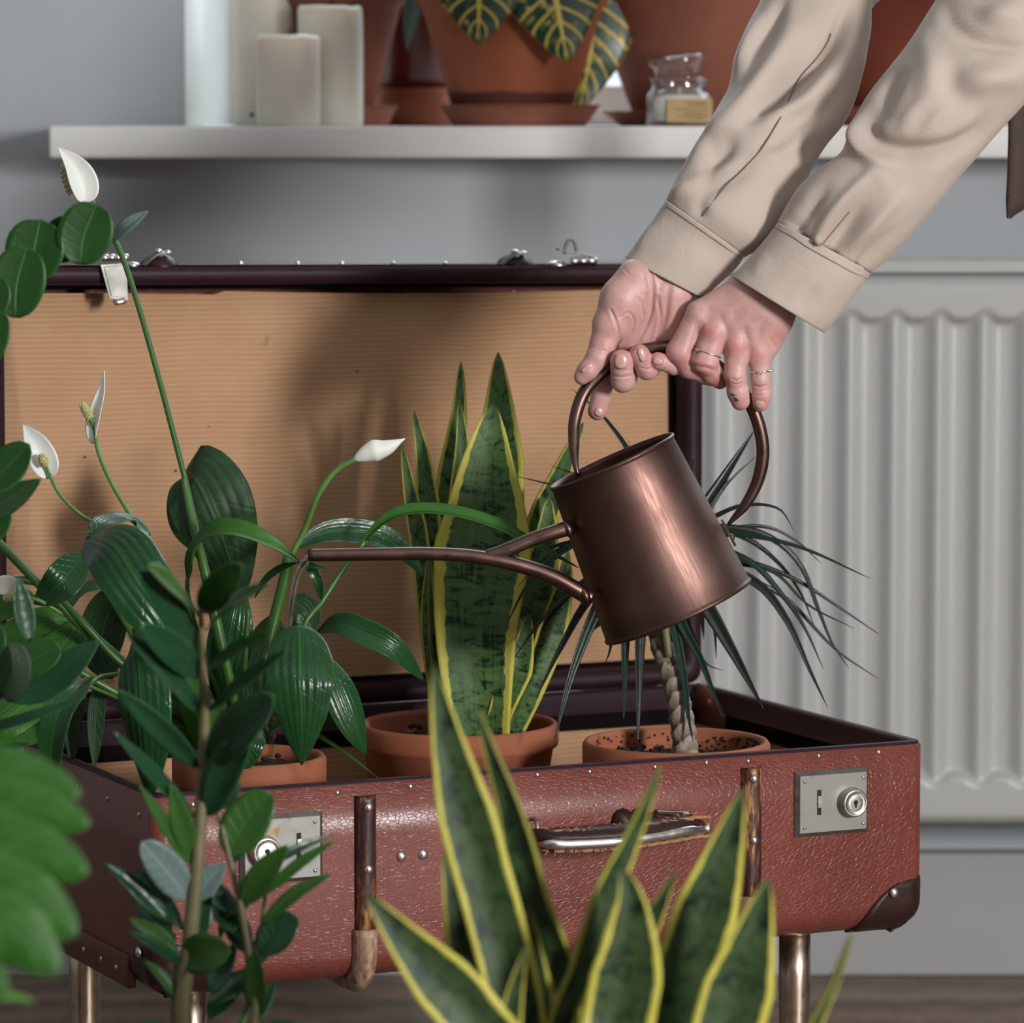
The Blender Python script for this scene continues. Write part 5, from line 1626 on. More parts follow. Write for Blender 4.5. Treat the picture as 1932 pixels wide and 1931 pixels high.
# ------------------------------------------------------------------ watering can
CY = 3.20
def can():
    B, T = P(1281, 1157, CY), P(1153, 868, CY)
    z = T - B; h = np.linalg.norm(z); z /= h
    y = np.array([0, 1.0, 0]); y = y - z * (y @ z); y /= np.linalg.norm(y)
    x = np.cross(y, z)
    R = np.stack([x, y, z], 1)
    e = empty('watering_can', (0, 0, 0), world=False)
    M4 = np.eye(4); M4[:3, :3] = R; M4[:3, 3] = B
    e.matrix_world = Matrix(M4.tolist())
    tag(e, 'antique copper watering can with a forked spout, tipped and held by two hands', 'watering can')
    def tc(p): return (np.asarray(p) - B) @ R
    def px(pts): return np.array([tc(P(a, b, d)) for a, b, d in pts])
    m = CY / FPX
    rb, rt = 149 * m, 125 * m
    f = lambda k: rb + (rt - rb) * k
    pr = [(.001, .0015), (rb - .004, .0015), (rb - .002, 0), (rb + .0008, .0008), (rb + .0012, .0022), (rb + .0002, .0036), (f(.03), .005), (f(.35), h * .35), (f(.65), h * .65), (f(.97), h * .97),
          (rt + .0006, h * .975), (rt + .0016, h * .985), (rt + .0016, h - .0006), (rt + .0006, h), (rt - .0006, h - .0004), (rt - .0010, h * .97), (f(.5) - .001, h * .5), (rb - .0015, .004), (.001, .004)]
    obj('can_body', *lathe(pr, 72, (0, 0, 1), (0, 0, 0), False, False), M['copper'], e)
    # spout, its mouth reaching over the lily
    sp = [(1112, 1128, 3.172), (1085, 1112, 3.170), (1045, 1090, 3.168), (1000, 1073, 3.166), (950, 1060, 3.163), (880, 1049, 3.160), (800, 1045, 3.157), (700, 1046, 3.153), (581, 1048, 3.148)]
    q = px(sp)
    k = m / 1
    V, F = tube(q, [(0, 16 * k), (.25, 14.5 * k), (.5, 13 * k), (1, 12 * k)], 18, 60, False)
    Vi, Fi = tube(q, [(0, 14 * k), (.5, 11 * k), (1, 10 * k)], 18, 60, False)
    n = 60 * 18
    rim = [(59 * 18 + j, 59 * 18 + (j + 1) % 18, n + 59 * 18 + (j + 1) % 18, n + 59 * 18 + j) for j in range(18)]
    obj('spout', np.vstack([V, Vi]), F + [tuple(i + n for i in f_[::-1]) for f_ in Fi] + rim, M['copper_dark'], e)
    br = [(1076, 996, 3.172), (1040, 1006, 3.169), (1000, 1020, 3.167), (950, 1040, 3.164), (905, 1052, 3.161)]
    obj('spout_brace', *tube(px(br), [(0, 14.5 * k), (.7, 13.5 * k), (.93, 11 * k), (1, 5 * k)], 16, 24), M['copper_dark'], e)
    for c, r_ in (((1104, 1123, 3.170), .009), ((1072, 998, 3.171), .0085)):
        obj('solder_joint', *ball(tc(P(*c)), r_ * .85, 14, (.6, 1, 1)), M['copper_dark'], e)
    hp = [(1091, 899, 3.172), (1086, 878, 3.174), (1083, 840, 3.184), (1085, 790, 3.192), (1106, 735, 3.198), (1150, 692, 3.200), (1205, 664, 3.200), (1262, 657, 3.200), (1325, 672, 3.200), (1380, 712, 3.200), (1420, 770, 3.200),
          (1439, 840, 3.202), (1432, 900, 3.204), (1408, 950, 3.205), (1374, 990, 3.205)]
    obj('handle', *tube(px(hp), [(0, 4 * k), (.03, 6 * k), (.08, 10.5 * k), (.2, 12.5 * k), (.85, 12.5 * k), (.94, 10 * k), (1, 3.5 * k)], 20, 110, True), M['copper_dark'], e)
    a, b = tc(P(1360, 984, 3.204)), tc(P(1384, 1030, 3.204))
    d = b - a; L_ = np.linalg.norm(d); d /= L_
    ww = np.array([0, 1.0, 0]); nn = np.cross(d, ww); nn /= np.linalg.norm(nn)
    if nn[0] < 0: nn = -nn
    Vs = [a + d * s + ww * t_ * .0075 + nn * o_ for s in (0, L_) for t_ in (-1, 1) for o_ in (.000, .0022)]
    st = obj('handle_strap', np.array(Vs), [(0, 1, 3, 2), (4, 6, 7, 5), (0, 4, 5, 1), (2, 3, 7, 6), (0, 2, 6, 4), (1, 5, 7, 3)], M['copper_dark'], e, smooth=False)
    obj('rivet', *dome(tc(P(1377, 1016, 3.204)) + nn * .0015, nn, .003, .8), M['copper_dark'], st)
    # pouring water
    w = empty('poured_water', P(583, 1050, 3.148)); tag(w, 'thin stream of water falling from the spout into the lily pot', 'water')
    s1 = [P(586, 1054, 3.148), P(574, 1062, 3.147), P(560, 1088, 3.147), P(551, 1130, 3.148), P(544, 1185, 3.152), P(530, 1290, 3.165), P(512, 1390, 3.180), P(507, 1430, 3.186)]
    obj('stream', *tube(s1, [(0, .0036), (.08, .0026), (.3, .0021), (.7, .0014), (1, .0012)], 12, 60, True, [(0, .6), (1, .6)]), M['water'], w)
    obj('side_stream', *tube([p + np.array([.0042 - .0022 * min(1, i / 3), .001, 0]) for i, p in enumerate(s1)][1:], [(0, .0012), (1, .0007)], 8, 40, True), M['water'], w)
    R_ = random.Random(4)
    dr = [ball(P(505 + R_.uniform(-16, 16), 1400 + R_.uniform(-50, 20), 3.18 + R_.uniform(-.01, .01)), R_.uniform(.0006, .0014), 6, (1, 1, 1.5)) for i in range(16)]
    o = obj('splash_drops', *join(*dr), M['water'], w); o['kind'] = 'stuff'


can()
# ------------------------------------------------------------------ implicit surfaces (hands, body)
def seg_d(G, a, b, ra, rb, sq=None):
    ab = b - a
    d = G - a
    t = np.clip((d @ ab) / (ab @ ab), 0, 1)
    v = d - t[..., None] * ab
    if sq is not None: v = v * sq
    return np.sqrt((v * v).sum(-1)) - (ra + (rb - ra) * t)


def smin(a, b, k):
    h = np.clip(.5 + .5 * (b - a) / k, 0, 1)
    return b + (a - b) * h - k * h * (1 - h)


def grid(lo, hi, h):
    n = np.ceil((np.array(hi) - lo) / h).astype(int) + 1
    ax = [np.float32(lo[i]) + np.float32(h) * np.arange(n[i], dtype=np.float32) for i in range(3)]
    return np.stack(np.meshgrid(*ax, indexing='ij'), -1)


def nets(D, lo, h):
    """naive surface nets of the zero level of D"""
    nx, ny, nz_ = D.shape
    S8 = [(i, j, k) for i in (0, 1) for j in (0, 1) for k in (0, 1)]
    c = [D[i:nx - 1 + i, j:ny - 1 + j, k:nz_ - 1 + k] for i, j, k in S8]
    neg = sum((x < 0).astype(np.int8) for x in c)
    act = (neg > 0) & (neg < 8)
    idx = -np.ones(act.shape, int)
    cells = np.argwhere(act)
    idx[act] = np.arange(len(cells))
    vals = np.stack([x[act] for x in c], 1).astype(float)
    S8 = np.array(S8, float)
    acc = np.zeros((len(cells), 3)); cnt = np.zeros(len(cells))
    for a in range(8):
        for b in range(a + 1, 8):
            if np.abs(S8[a] - S8[b]).sum() != 1: continue
            va, vb = vals[:, a], vals[:, b]
            m = (va < 0) != (vb < 0)
            t = np.where(m, va / np.where(m, va - vb, 1), 0)
            p = S8[a] + (S8[b] - S8[a]) * t[:, None]
            acc += p * m[:, None]; cnt += m
    V = np.array(lo) + h * (cells + acc / cnt[:, None])
    F = []
    s = D < 0
    for ax in range(3):
        o = [0, 0, 0]; o[ax] = 1
        A = s[:nx - o[0], :ny - o[1], :nz_ - o[2]]; B_ = s[o[0]:, o[1]:, o[2]:]
        e = np.argwhere(A != B_)
        u, v = [(1, 2), (2, 0), (0, 1)][ax]
        ok = (e[:, u] > 0) & (e[:, v] > 0) & (e[:, u] < D.shape[u] - 1) & (e[:, v] < D.shape[v] - 1)
        e = e[ok]
        du = np.zeros(3, int); du[u] = 1; dv = np.zeros(3, int); dv[v] = 1
        q = np.stack([idx[tuple((e - du - dv).T)], idx[tuple((e - dv).T)], idx[tuple(e.T)], idx[tuple((e - du).T)]], 1)
        fl = ~A[tuple(e.T)]
        q[fl] = q[fl][:, ::-1]
        F.append(q)
    return V, np.vstack(F)


def vnormals(V, F):
    n = np.cross(V[F[:, 2]] - V[F[:, 0]], V[F[:, 3]] - V[F[:, 1]])
    N = np.zeros_like(V)
    for k in range(4): np.add.at(N, F[:, k], n)
    return N / (np.linalg.norm(N, axis=1)[:, None] + 1e-12)


def relax(V, F, it=2, lam=.5):
    e = np.vstack([F[:, [0, 1]], F[:, [1, 2]], F[:, [2, 3]], F[:, [3, 0]]])
    e = np.vstack([e, e[:, ::-1]])
    for _ in range(it):
        A = np.zeros_like(V); c = np.zeros(len(V))
        np.add.at(A, e[:, 0], V[e[:, 1]]); np.add.at(c, e[:, 0], 1)
        V = V + lam * (A / c[:, None] - V)
    return V


def poly_d(Q, pts):
    """distance (px) of 2-D points Q to a polyline, and the position along it 0..1"""
    pts = np.asarray(pts, float)
    best = np.full(len(Q), 1e9); tt = np.zeros(len(Q)); n = len(pts) - 1
    for i in range(n):
        a, b = pts[i], pts[i + 1]; ab = b - a
        t = np.clip(((Q - a) @ ab) / (ab @ ab), 0, 1)
        d = np.linalg.norm(Q - a - t[:, None] * ab, axis=1)
        m = d < best
        best[m] = d[m]; tt[m] = (i + t[m]) / n
    return best, tt


HD = 3.20
PXM = HD / FPX


def hp(p): return P(p[0], p[1], HD + p[2] / 1000)


def hand(palm, fingers, extra, h=.00085, kp=.010, creases=(), reds=(), bumps=()):
    allp = [q for ch in [*palm, *fingers, *extra] for q in ch]
    W_ = np.array([hp(q) for q in allp]); R_ = np.array([q[3] * PXM for q in allp])
    lo = (W_ - R_[:, None]).min(0) - .006; hi = (W_ + R_[:, None]).max(0) + .006
    G = grid(lo, hi, h)
    def chain(ch, k, G=G):
        d = None
        for a, b in zip(ch[:-1], ch[1:]):
            A, B_ = hp(a), hp(b); ra, rb = a[3] * PXM, b[3] * PXM
            s = seg_d(G, A.astype(np.float32), B_.astype(np.float32), ra, rb)
            d = s if d is None else smin(d, s, k)
        return d
    D = None
    for ch in palm:
        s = chain(ch, .006); D = s if D is None else smin(D, s, kp)
    FD = None
    for ch in fingers:
        s = chain(ch, .0030); FD = s if FD is None else smin(FD, s, .0008)
    D = smin(D, FD, .0045)
    for ch in extra:
        D = smin(D, chain(ch, .004), .008)
    V, F = nets(D, lo, h)
    V = relax(V, F, 2)
    N = vnormals(V, F)
    Q = proj(V)
    front = np.clip(-N[:, 1] * 2 - .1, 0, 1)
    off = np.zeros(len(V))
    for pts, amp, w in creases:
        d, t = poly_d(Q, spline(pts, 14) if len(pts) > 2 else pts)
        off -= amp * .001 * np.exp(-(d / w) ** 2) * front * np.sin(np.clip(t, .02, .98) * PI) ** .4
        off += amp * .00035 * np.exp(-((d - 2.2 * w) / (1.3 * w)) ** 2) * front
    for x, y, r, a in bumps:
        off += a * .001 * np.exp(-(((Q - (x, y)) / r) ** 2).sum(1)) * front
    V = V + N * off[:, None]
    red = np.zeros(len(V))
    for x, y, r, a in reds:
        red = np.maximum(red, a * np.exp(-(((Q - (x, y)) / r) ** 2).sum(1)))
    return V, F, N, red


def surf(V, N, px, py):
    Q = proj(V)
    m = np.where(N[:, 1] < -.1)[0]
    d = np.linalg.norm(Q[m] - (px, py), axis=1)
    c = m[d < max(2.5, d.min() + .5)]
    i = c[np.argmin(V[c, 1])]
    return V[i], N[i]


def nail(par, V, N, px, py, dx, dy, w, l, name='fingernail', lift=.0):
    """curved nail plate on the surface at a pixel; (dx, dy) points to the fingertip"""
    p, n = surf(V, N, px, py)
    d = P(px + dx * 10, py + dy * 10, p[1]) - P(px, py, p[1]); d -= n * (d @ n); d /= np.linalg.norm(d)
    s = np.cross(d, n)
    L = []
    for k in range(9):
        t = k / 8; y = (t - .5) * l * PXM
        ww = w * .5 * PXM * (1 - abs(2 * t - 1) ** 3.5 * .45)
        u = np.linspace(-1, 1, 9)
        cz = .0005 - (u ** 2) * w * PXM * .16 - (2 * t - 1) ** 2 * .0006
        L.append(p + d * y + np.outer(u * ww, s) + np.outer(cz, n))
    v, f = loft(L, False)
    o = obj(name, v, f, M['nail'], par)
    md = o.modifiers.new('t', 'SOLIDIFY'); md.thickness = .0005; md.offset = 0
    return o


def sleeve(par, name, secs, n_th=96, n_l=140, folds=(), depth=.62, mat='cloth', thick=.0012, dpt=None, seams=()):
    """cloth tube lofted through sections (xL, yL, xR, yR, Y[, depth factor]); folds are ridges / valleys laid on it"""
    A = np.array([list(s[:5]) + [s[5] if len(s) > 5 else depth] for s in secs], float)
    A = spline(A, n_l)
    th = np.linspace(0, 2 * PI, n_th, endpoint=False)
    L = []
    for xl, yl, xr, yr, Y, dp in A:
        a, b = P(xl, yl, Y), P(xr, yr, Y)
        c = (a + b) / 2; hv = (b - a) / 2; r = np.linalg.norm(hv)
        L.append(c - np.outer(np.cos(th), hv) + np.outer(-np.sin(th) * r * dp, [0, 1, 0]))
    V, F = loft(L)
    F = np.array(F)
    N = vnormals(V, F)
    if (N * (V - np.repeat(np.array([l.mean(0) for l in L]), n_th, 0))).sum(1).mean() < 0:
        F = F[:, ::-1]; N = -N
    Q = proj(V)
    front = np.clip(-N[:, 1] * 1.8 + .15, 0, 1)
    ends = np.repeat(np.clip(np.minimum(np.arange(n_l), 99) / 5, 0, 1), n_th)
    off = .0010 * nz(V, 34, 1) * ends + .0005 * nz(V, 90, 2) * ends
    for pts, amp, w in folds:
        d, t = poly_d(Q, spline(pts, 20) if len(pts) > 2 else pts)
        off += amp * .0017 * np.exp(-(d / w) ** 2) * (front * .9 + .1) * np.sin(np.clip(t * .96 + .02, 0, 1) * PI) ** .6
    V = V + N * off[:, None]
    V0 = V.copy(); V = relax(V, F, 3); V[:2 * n_th] = V0[:2 * n_th]; V[-2 * n_th:] = V0[-2 * n_th:]
    o = obj(name, V, F.tolist(), M[mat], par)
    md = o.modifiers.new('t', 'SOLIDIFY'); md.thickness = thick; md.offset = -1
    N = vnormals(V, F)
    for pts, wd, *nm in seams:
        c = spline(pts, max(6, int(len(pts) * 9)))
        W_ = np.array([sum(surf(V, N, x, y)[k] * (1 if k == 0 else .0009) for k in (0, 1)) for x, y in c])
        obj(nm[0] if nm else 'seam', *tube(relax_line(W_), wd, 6, len(c) * 2, True), M['seam' if wd > .0005 else 'seam_light'], o)
    return o, V, F, N


def relax_line(W_):
    W_ = W_.copy()
    for _ in range(14): W_[1:-1] = .5 * W_[1:-1] + .25 * (W_[:-2] + W_[2:])
    return W_


def person():
    pe = empty('person', (.95, 3.50, 0))
    tag(pe, 'person in a loose beige shirt leaning in from the right, hands on the can handle', 'person')
    # ---------------- left-hand figure in the picture: palm towards the camera
    palmA = [[(1365, 300, 32, 28), (1276, 445, 18, 38), (1240, 522, 12, 48)],
             [(1205, 545, 7, 38), (1172, 650, 14, 21)], [(1225, 545, 9, 38), (1198, 656, 14, 21)], [(1245, 548, 9, 37), (1228, 652, 14, 20)], [(1266, 555, 8, 34), (1258, 645, 13, 20)],
             [(1200, 525, 2, 36), (1172, 565, -1, 38), (1150, 612, -2, 31)], [(1274, 550, 5, 30), (1274, 625, 8, 25)]]
    fingA = [[(1150, 612, -2, 30), (1137, 650, -4, 24), (1128, 674, -6, 21.5), (1108, 700, -8, 18.5), (1098, 711, -8, 15.5)],
             [(1165, 650, 14, 19), (1143, 712, 17, 19), (1133, 752, 13, 17.5), (1127, 775, 5, 18.5)],
             [(1197, 655, 14, 20), (1182, 712, 14, 20), (1175, 718, -7, 22), (1172, 681, -15, 21.5)],
             [(1227, 652, 14, 19), (1226, 694, 14, 19), (1221, 695, -7, 21), (1206, 669, -14.5, 19.5)],
             [(1257, 646, 13, 18), (1292, 690, 12, 17), (1272, 690, -6, 17), (1241, 681, -13, 16.5)]]
    cr = [([(1226, 500), (1232, 545), (1228, 590), (1212, 630), (1190, 662)], 1.5, 3.2), ([(1152, 585), (1164, 612), (1168, 640), (1160, 662)], 1.1, 2.6), ([(1168, 600), (1186, 590), (1196, 606), (1190, 630), (1172, 652)], .6, 2.4),
          ([(1262, 545), (1256, 590), (1245, 640)], 1.3, 5), ([(1240, 560), (1246, 600), (1236, 650)], .8, 3), ([(1113, 664), (1124, 660), (1140, 661)], .5, 1.8), ([(1112, 658), (1124, 654), (1138, 655)], .4, 1.6),
          ([(1158, 710), (1175, 712), (1190, 709)], .6, 1.9), ([(1160, 699), (1176, 700), (1190, 698)], .35, 1.7), ([(1208, 694), (1222, 697), (1234, 692)], .5, 1.8), ([(1250, 673), (1256, 688)], .4, 1.8),
          ([(1200, 560), (1210, 575), (1214, 600)], .4, 2.4), ([(1176, 506), (1190, 520), (1204, 524)], .3, 2.0)]
    reds = [(1172, 672, 18, .55), (1207, 663, 18, .7), (1238, 680, 18, .7), (1127, 775, 20, .75), (1102, 704, 20, .5), (1140, 640, 30, .25), (1180, 650, 26, .3), (1255, 600, 30, .25)]
    VA, FA, NA, redA = hand(palmA, fingA, [], creases=cr, reds=reds)
    # ---------------- right-hand figure: back of the hand towards the camera
    palmB = [[(1545, 420, -6, 38), (1496, 478, -8, 40), (1424, 556, -10, 44)], [(1570, 440, -6, 38), (1515, 515, -8, 38), (1452, 590, -9, 38)],
             [(1415, 548, -12, 38), (1322, 592, -12, 25)], [(1425, 562, -14, 38), (1350, 628, -16, 25)], [(1440, 580, -14, 36), (1390, 653, -16, 24)], [(1455, 595, -12, 32), (1432, 668, -13, 21)],
             [(1468, 606, -6, 24), (1450, 655, -8, 19)]]
    fingB = [[(1320, 592, -12, 24), (1282, 664, -12, 24), (1300, 694, -9, 20), (1335, 708, -6, 18), (1352, 714, -3, 16)],
             [(1348, 630, -16, 24), (1330, 682, -18, 24), (1342, 704, -10, 20), (1358, 720, -4, 15)],
             [(1389, 652, -16, 23), (1387, 708, -17, 20), (1392, 740, -14, 19.5), (1397, 757, -12.5, 18)],
             [(1432, 668, -13, 20.5), (1435, 715, -14, 18), (1437, 745, -12.5, 17), (1435, 762, -11.5, 15.5)],
             [(1345, 590, 0, 26), (1300, 640, 13, 20), (1310, 690, 17, 17)]]
    cr = [([(1382, 715), (1390, 718), (1399, 714)], .7, 2.0), ([(1381, 722), (1390, 725), (1400, 721)], .5, 1.8), ([(1422, 727), (1434, 730), (1446, 727)], .6, 1.9), ([(1423, 745), (1434, 747), (1445, 745)], .4, 1.6),
          ([(1360, 600), (1370, 625), (1362, 650), (1366, 668)], 1.2, 7), ([(1405, 625), (1412, 650), (1408, 672)], 1.3, 6), ([(1318, 615), (1310, 640), (1306, 670)], 1.4, 6), ([(1395, 590), (1372, 612)], .7, 7), ([(1440, 610), (1425, 640)], .7, 6),
          ([(1455, 640), (1462, 655)], .5, 3), ([(1306, 690), (1330, 694), (1350, 700)], .9, 3.5), ([(1350, 690), (1352, 704), (1362, 716)], .5, 2.5)]
    bm = [(1338, 622, 15, 1.6), (1384, 648, 15, 2.0), (1430, 662, 14, 1.2), (1318, 590, 18, 1.0), (1388, 716, 10, .7), (1284, 668, 16, .8), (1434, 722, 9, .5)]
    reds = [(1336, 625, 17, .8), (1385, 652, 18, .75), (1430, 670, 18, .5), (1285, 690, 26, .5), (1320, 700, 30, .6), (1352, 722, 18, .8), (1434, 762, 16, .7), (1436, 728, 10, .4), (1396, 765, 16, .6), (1390, 720, 12, .4), (1470, 635, 16, .5), (1408, 655, 12, .3)]
    VB, FB, NB, redB = hand(palmB, fingB, [], creases=cr, reds=reds, bumps=bm)

    # ---------------- the rest of the body, coarse (out of the picture)
    def chain(G, ch, k=.05):
        d = None
        for a, b in zip(ch[:-1], ch[1:]):
            s = seg_d(G, np.array(a[:3], np.float32), np.array(b[:3], np.float32), a[3], b[3]); d = s if d is None else smin(d, s, k)
        return d
    shB, shA = (.62, 3.38, 1.20), (.60, 3.72, 1.22)
    elB = tuple(P(1885, 90, 3.22)); elA = tuple(P(1575, 0, 3.36))
    wrA, wrB = tuple(hp((1276, 450, 20))), tuple(hp((1480, 505, -8)))
    armA = [(*shA, .040), (*elA, .023), (*wrA, .013)]; armB = [(*shB, .040), (*elB, .023), (*wrB, .015)]
    torso = [(1.00, 3.53, .93, .145), (.86, 3.54, 1.08, .13), (.70, 3.55, 1.18, .145)]
    head = [(.56, 3.55, 1.26, .055), (.47, 3.55, 1.31, .058)]
    legs = [[(1.02, 3.46, .90, .095), (.98, 3.44, .48, .062), (1.03, 3.43, .09, .042), (.94, 3.43, .045, .038)], [(1.02, 3.62, .90, .095), (.99, 3.64, .48, .062), (1.05, 3.65, .09, .042), (.96, 3.65, .045, .038)]]
    def field(G, arms=True, cloth=0.0):
        d = chain(G, torso, .08)
        d = smin(d, chain(G, [(*shA, .06), (*shB, .06)]), .06)
        d = smin(d, chain(G, head), .04)
        q = (G - np.array((.405, 3.55, 1.335), np.float32)); 
        e = np.sqrt((q[..., 0] / .098) ** 2 + (q[..., 1] / .078) ** 2 + (q[..., 2] / .105) ** 2)
        d = smin(d, (e - 1) * .085, .02)
        d = smin(d, seg_d(G, np.array((.33, 3.55, 1.30), np.float32), np.array((.30, 3.55, 1.26), np.float32), .012, .014), .012)
        for s_ in (-1, 1):
            d = smin(d, seg_d(G, np.array((.42, 3.55 + s_ * .078, 1.345), np.float32), np.array((.43, 3.55 + s_ * .084, 1.325), np.float32), .014, .010), .006)
        for l in legs: d = smin(d, chain(G, l), .05)
        for a in (armA, armB): d = smin(d, chain(G, a, .02), .03)
        return d
    lo = np.array([min(wrA[0], .25) - .06, 3.10, -.02]); hi = np.array([1.20, 3.92, 1.50])
    G = grid(lo, hi, .0105)
    D = field(G)
    VC, FC = nets(D, lo, .0105)
    keep = ~((VC[:, 0] < P(1300, 400, 3.2)[0] + .0) & (VC[:, 2] < P(1300, 440, 3.2)[2]))
    n1, n2 = len(VA), len(VA) + len(VB)
    V = np.vstack([VA, VB, VC]); F = np.vstack([FA, FB + n1, FC + n2])
    red = np.r_[redA, redB, np.zeros(len(VC))]
    obj('body', V, F.tolist(), M['skin'], pe, attr={'red': red})
    for px, py, dx, dy, w, l in ((1173, 681, 0, -1, 25, 27), (1214, 669, -.35, -.95, 16, 26), (1240, 682, -.9, -.2, 14, 17), (1132, 776, .8, .5, 18, 16), (1105, 692, -.75, .7, 9, 24)):
        nail(pe, VA, NA, px, py, dx, dy, w, l)
    for px, py, dx, dy, w, l in ((1433, 765, 0, 1, 18, 16),):
        nail(pe, VB, NB, px, py, dx, dy, w, l)
    # small inked mark on the finger
    tt = []
    for a, b in (((1377, 743), (1386, 747)), ((1382, 750), (1392, 757)), ((1386, 756), (1391, 758))):
        pa, na = surf(VB, NB, *a); pb, nb = surf(VB, NB, *b)
        tt.append(tube([pa + na * .0001, (pa + pb) / 2 + na * .0003, pb + nb * .0001], [(0, .0003), (.5, .0009), (1, .0003)], 6, 8, True, [(0, .3), (1, .3)]))
    obj('ink_mark', *join(*tt), M['wick'], pe)
    # rings
    def ring(a, b, t, R, r, bezel, nm):
        A, B_ = hp(a), hp(b); c = A + (B_ - A) * t; ax = (B_ - A) / np.linalg.norm(B_ - A)
        x, y, z = frame(ax, (0, 1, 0)); th = np.linspace(0, 2 * PI, 49)[:-1]
        L = []
        for q in th:
            o_ = x * math.cos(q) + y * math.sin(q)
            L.append(np.array([c + o_ * (R + r * math.cos(w)) + z * r * math.sin(w) for w in np.linspace(0, 2 * PI, 9)[:-1]]))
        V_, F_ = loft(L + [L[0]])
        o = obj('ring', V_, F_, M['silver'], pe); o['label'] = nm
        return o, c
    o, c = ring((1348, 630, -16), (1330, 682, -18), .72, 25.0 * PXM, .00075, None, 'silver ring with an oval face')
    p = hp((1314, 673, -18)) ; d = p - c; d /= np.linalg.norm(d); q = c + np.array([-.0066, -.0072, -.0005])
    obj('ring_face', *dome(q, (-.55, -.8, -.1), .0034, .35, 20, 4), M['nickel'], o)
    o, c = ring((1432, 668, -13), (1435, 715, -14), .72, 19.6 * PXM, .0006, None, 'thin silver ring with a tiny knot')
    obj('ring_knot', *join(*[ball(c + np.array([-.0018 + k * .0011, -.0083, -.0005 + .0008 * (k % 2)]), .0009, 8) for k in range(4)]), M['silver'], o)

    # ---------------- sleeves
    AY = 3.218
    foldsA = [([(1392, 245), (1440, 200), (1500, 130), (1560, 60)], -9, 22), ([(1445, 190), (1500, 150), (1570, 90), (1600, 20)], -15, 14), ([(1400, 215), (1460, 215), (1520, 190), (1570, 120)], 6, 10), ([(1330, 250), (1400, 200), (1470, 110), (1500, 40)], 6, 18), ([(1300, 300), (1360, 250), (1420, 240), (1470, 225)], 5, 16),
              ([(1290, 345), (1330, 330), (1350, 290), (1340, 250)], -5, 16), ([(1320, 375), (1322, 400), (1330, 410)], -4, 7), ([(1265, 372), (1300, 345), (1345, 320), (1400, 310)], 4, 9), ([(1310, 370), (1370, 340), (1430, 310)], -3.5, 12),
              ([(1490, 235), (1540, 215), (1590, 170)], -4, 16), ([(1400, 310), (1470, 290), (1540, 240)], 3, 14), ([(1430, 280), (1500, 262)], -3, 9), ([(1345, 300), (1370, 290), (1375, 250)], -4, 12), ([(1420, 340), (1480, 320), (1530, 300)], 2.5, 8),
              ([(1440, 30), (1420, 70), (1392, 130)], 5, 10), ([(1480, 0), (1450, 60), (1410, 120)], -6, 10)]
    secA = [(1256, 380, 1404, 486, AY, .74), (1272, 344, 1450, 462, AY, .74), (1292, 305, 1492, 405, AY + .01, .74), (1322, 262, 1528, 330, AY + .02, .74), (1352, 205, 1560, 275, AY + .03, .74), (1376, 160, 1598, 225, AY + .045, .74), (1386, 105, 1630, 130, AY + .065, .74),
            (1412, 45, 1644, 60, AY + .085, .74), (1438, -10, 1649, -10, AY + .10, .74), (1450, -90, 1690, -80, AY + .12, .74), (1560, -260, 1860, -180, AY + .22, .74), (1760, -480, 2020, -420, AY + .35, .74), (2010, -700, 2250, -690, AY + .50, .74)]
    so, VS, FS, NS = sleeve(pe, 'sleeve', secA, folds=foldsA, seams=(([(1324, 407), (1360, 362), (1410, 310), (1450, 262), (1484, 200), (1500, 160), (1540, 110), (1572, 62)], .00055),))
    secA2 = [(1179, 486, 1326, 562, AY - .004, .80), (1181, 482, 1330, 563, AY - .004, .80), (1214, 440, 1362, 532, AY - .002, .80), (1240, 402, 1392, 505, AY, .74), (1257, 378, 1406, 484, AY, .78)]
    c2, VQ, FQ, NQ = sleeve(so, 'cuff', secA2, n_l=36, thick=.0022, folds=[([(1200, 470), (1230, 420)], 1.2, 12)],
                            seams=(([(1258, 388), (1300, 416), (1350, 452), (1396, 486)], .0004),))
    BY = HD - .012
    foldsB = [([(1640, 190), (1632, 240), (1655, 275), (1710, 290), (1780, 285), (1840, 255), (1865, 215)], -8, 17), ([(1618, 210), (1612, 255), (1640, 295), (1700, 312)], 7, 11), ([(1700, 120), (1672, 170), (1655, 230)], -6, 18),
              ([(1530, 480), (1560, 420), (1600, 370), (1650, 320)], 6, 8), ([(1556, 492), (1600, 430), (1630, 380)], -7, 17), ([(1600, 470), (1650, 420), (1700, 360)], 4, 10), ([(1500, 430), (1530, 395), (1560, 350)], -4, 12),
              ([(1780, 120), (1800, 160), (1830, 200)], -5, 22), ([(1740, 60), (1760, 130), (1745, 200)], 4, 22), ([(1800, 170), (1860, 150), (1930, 140)], 6, 24), ([(1780, 10), (1800, 50), (1850, 80), (1932, 95)], -7, 9), ([(1790, 5), (1840, 35), (1875, 60), (1893, 82)], -3, 6),
              ([(1705, 250), (1715, 220), (1740, 190)], 3, 10), ([(1750, 260), (1760, 230), (1790, 200)], 3, 9), ([(1640, 300), (1660, 330), (1680, 360)], 2.5, 10), ([(1480, 410), (1510, 440), (1530, 470)], -3, 8), ([(1600, 520), (1640, 480), (1690, 430)], -3, 8), ([(1850, 40), (1932, 20)], 6, 22)]
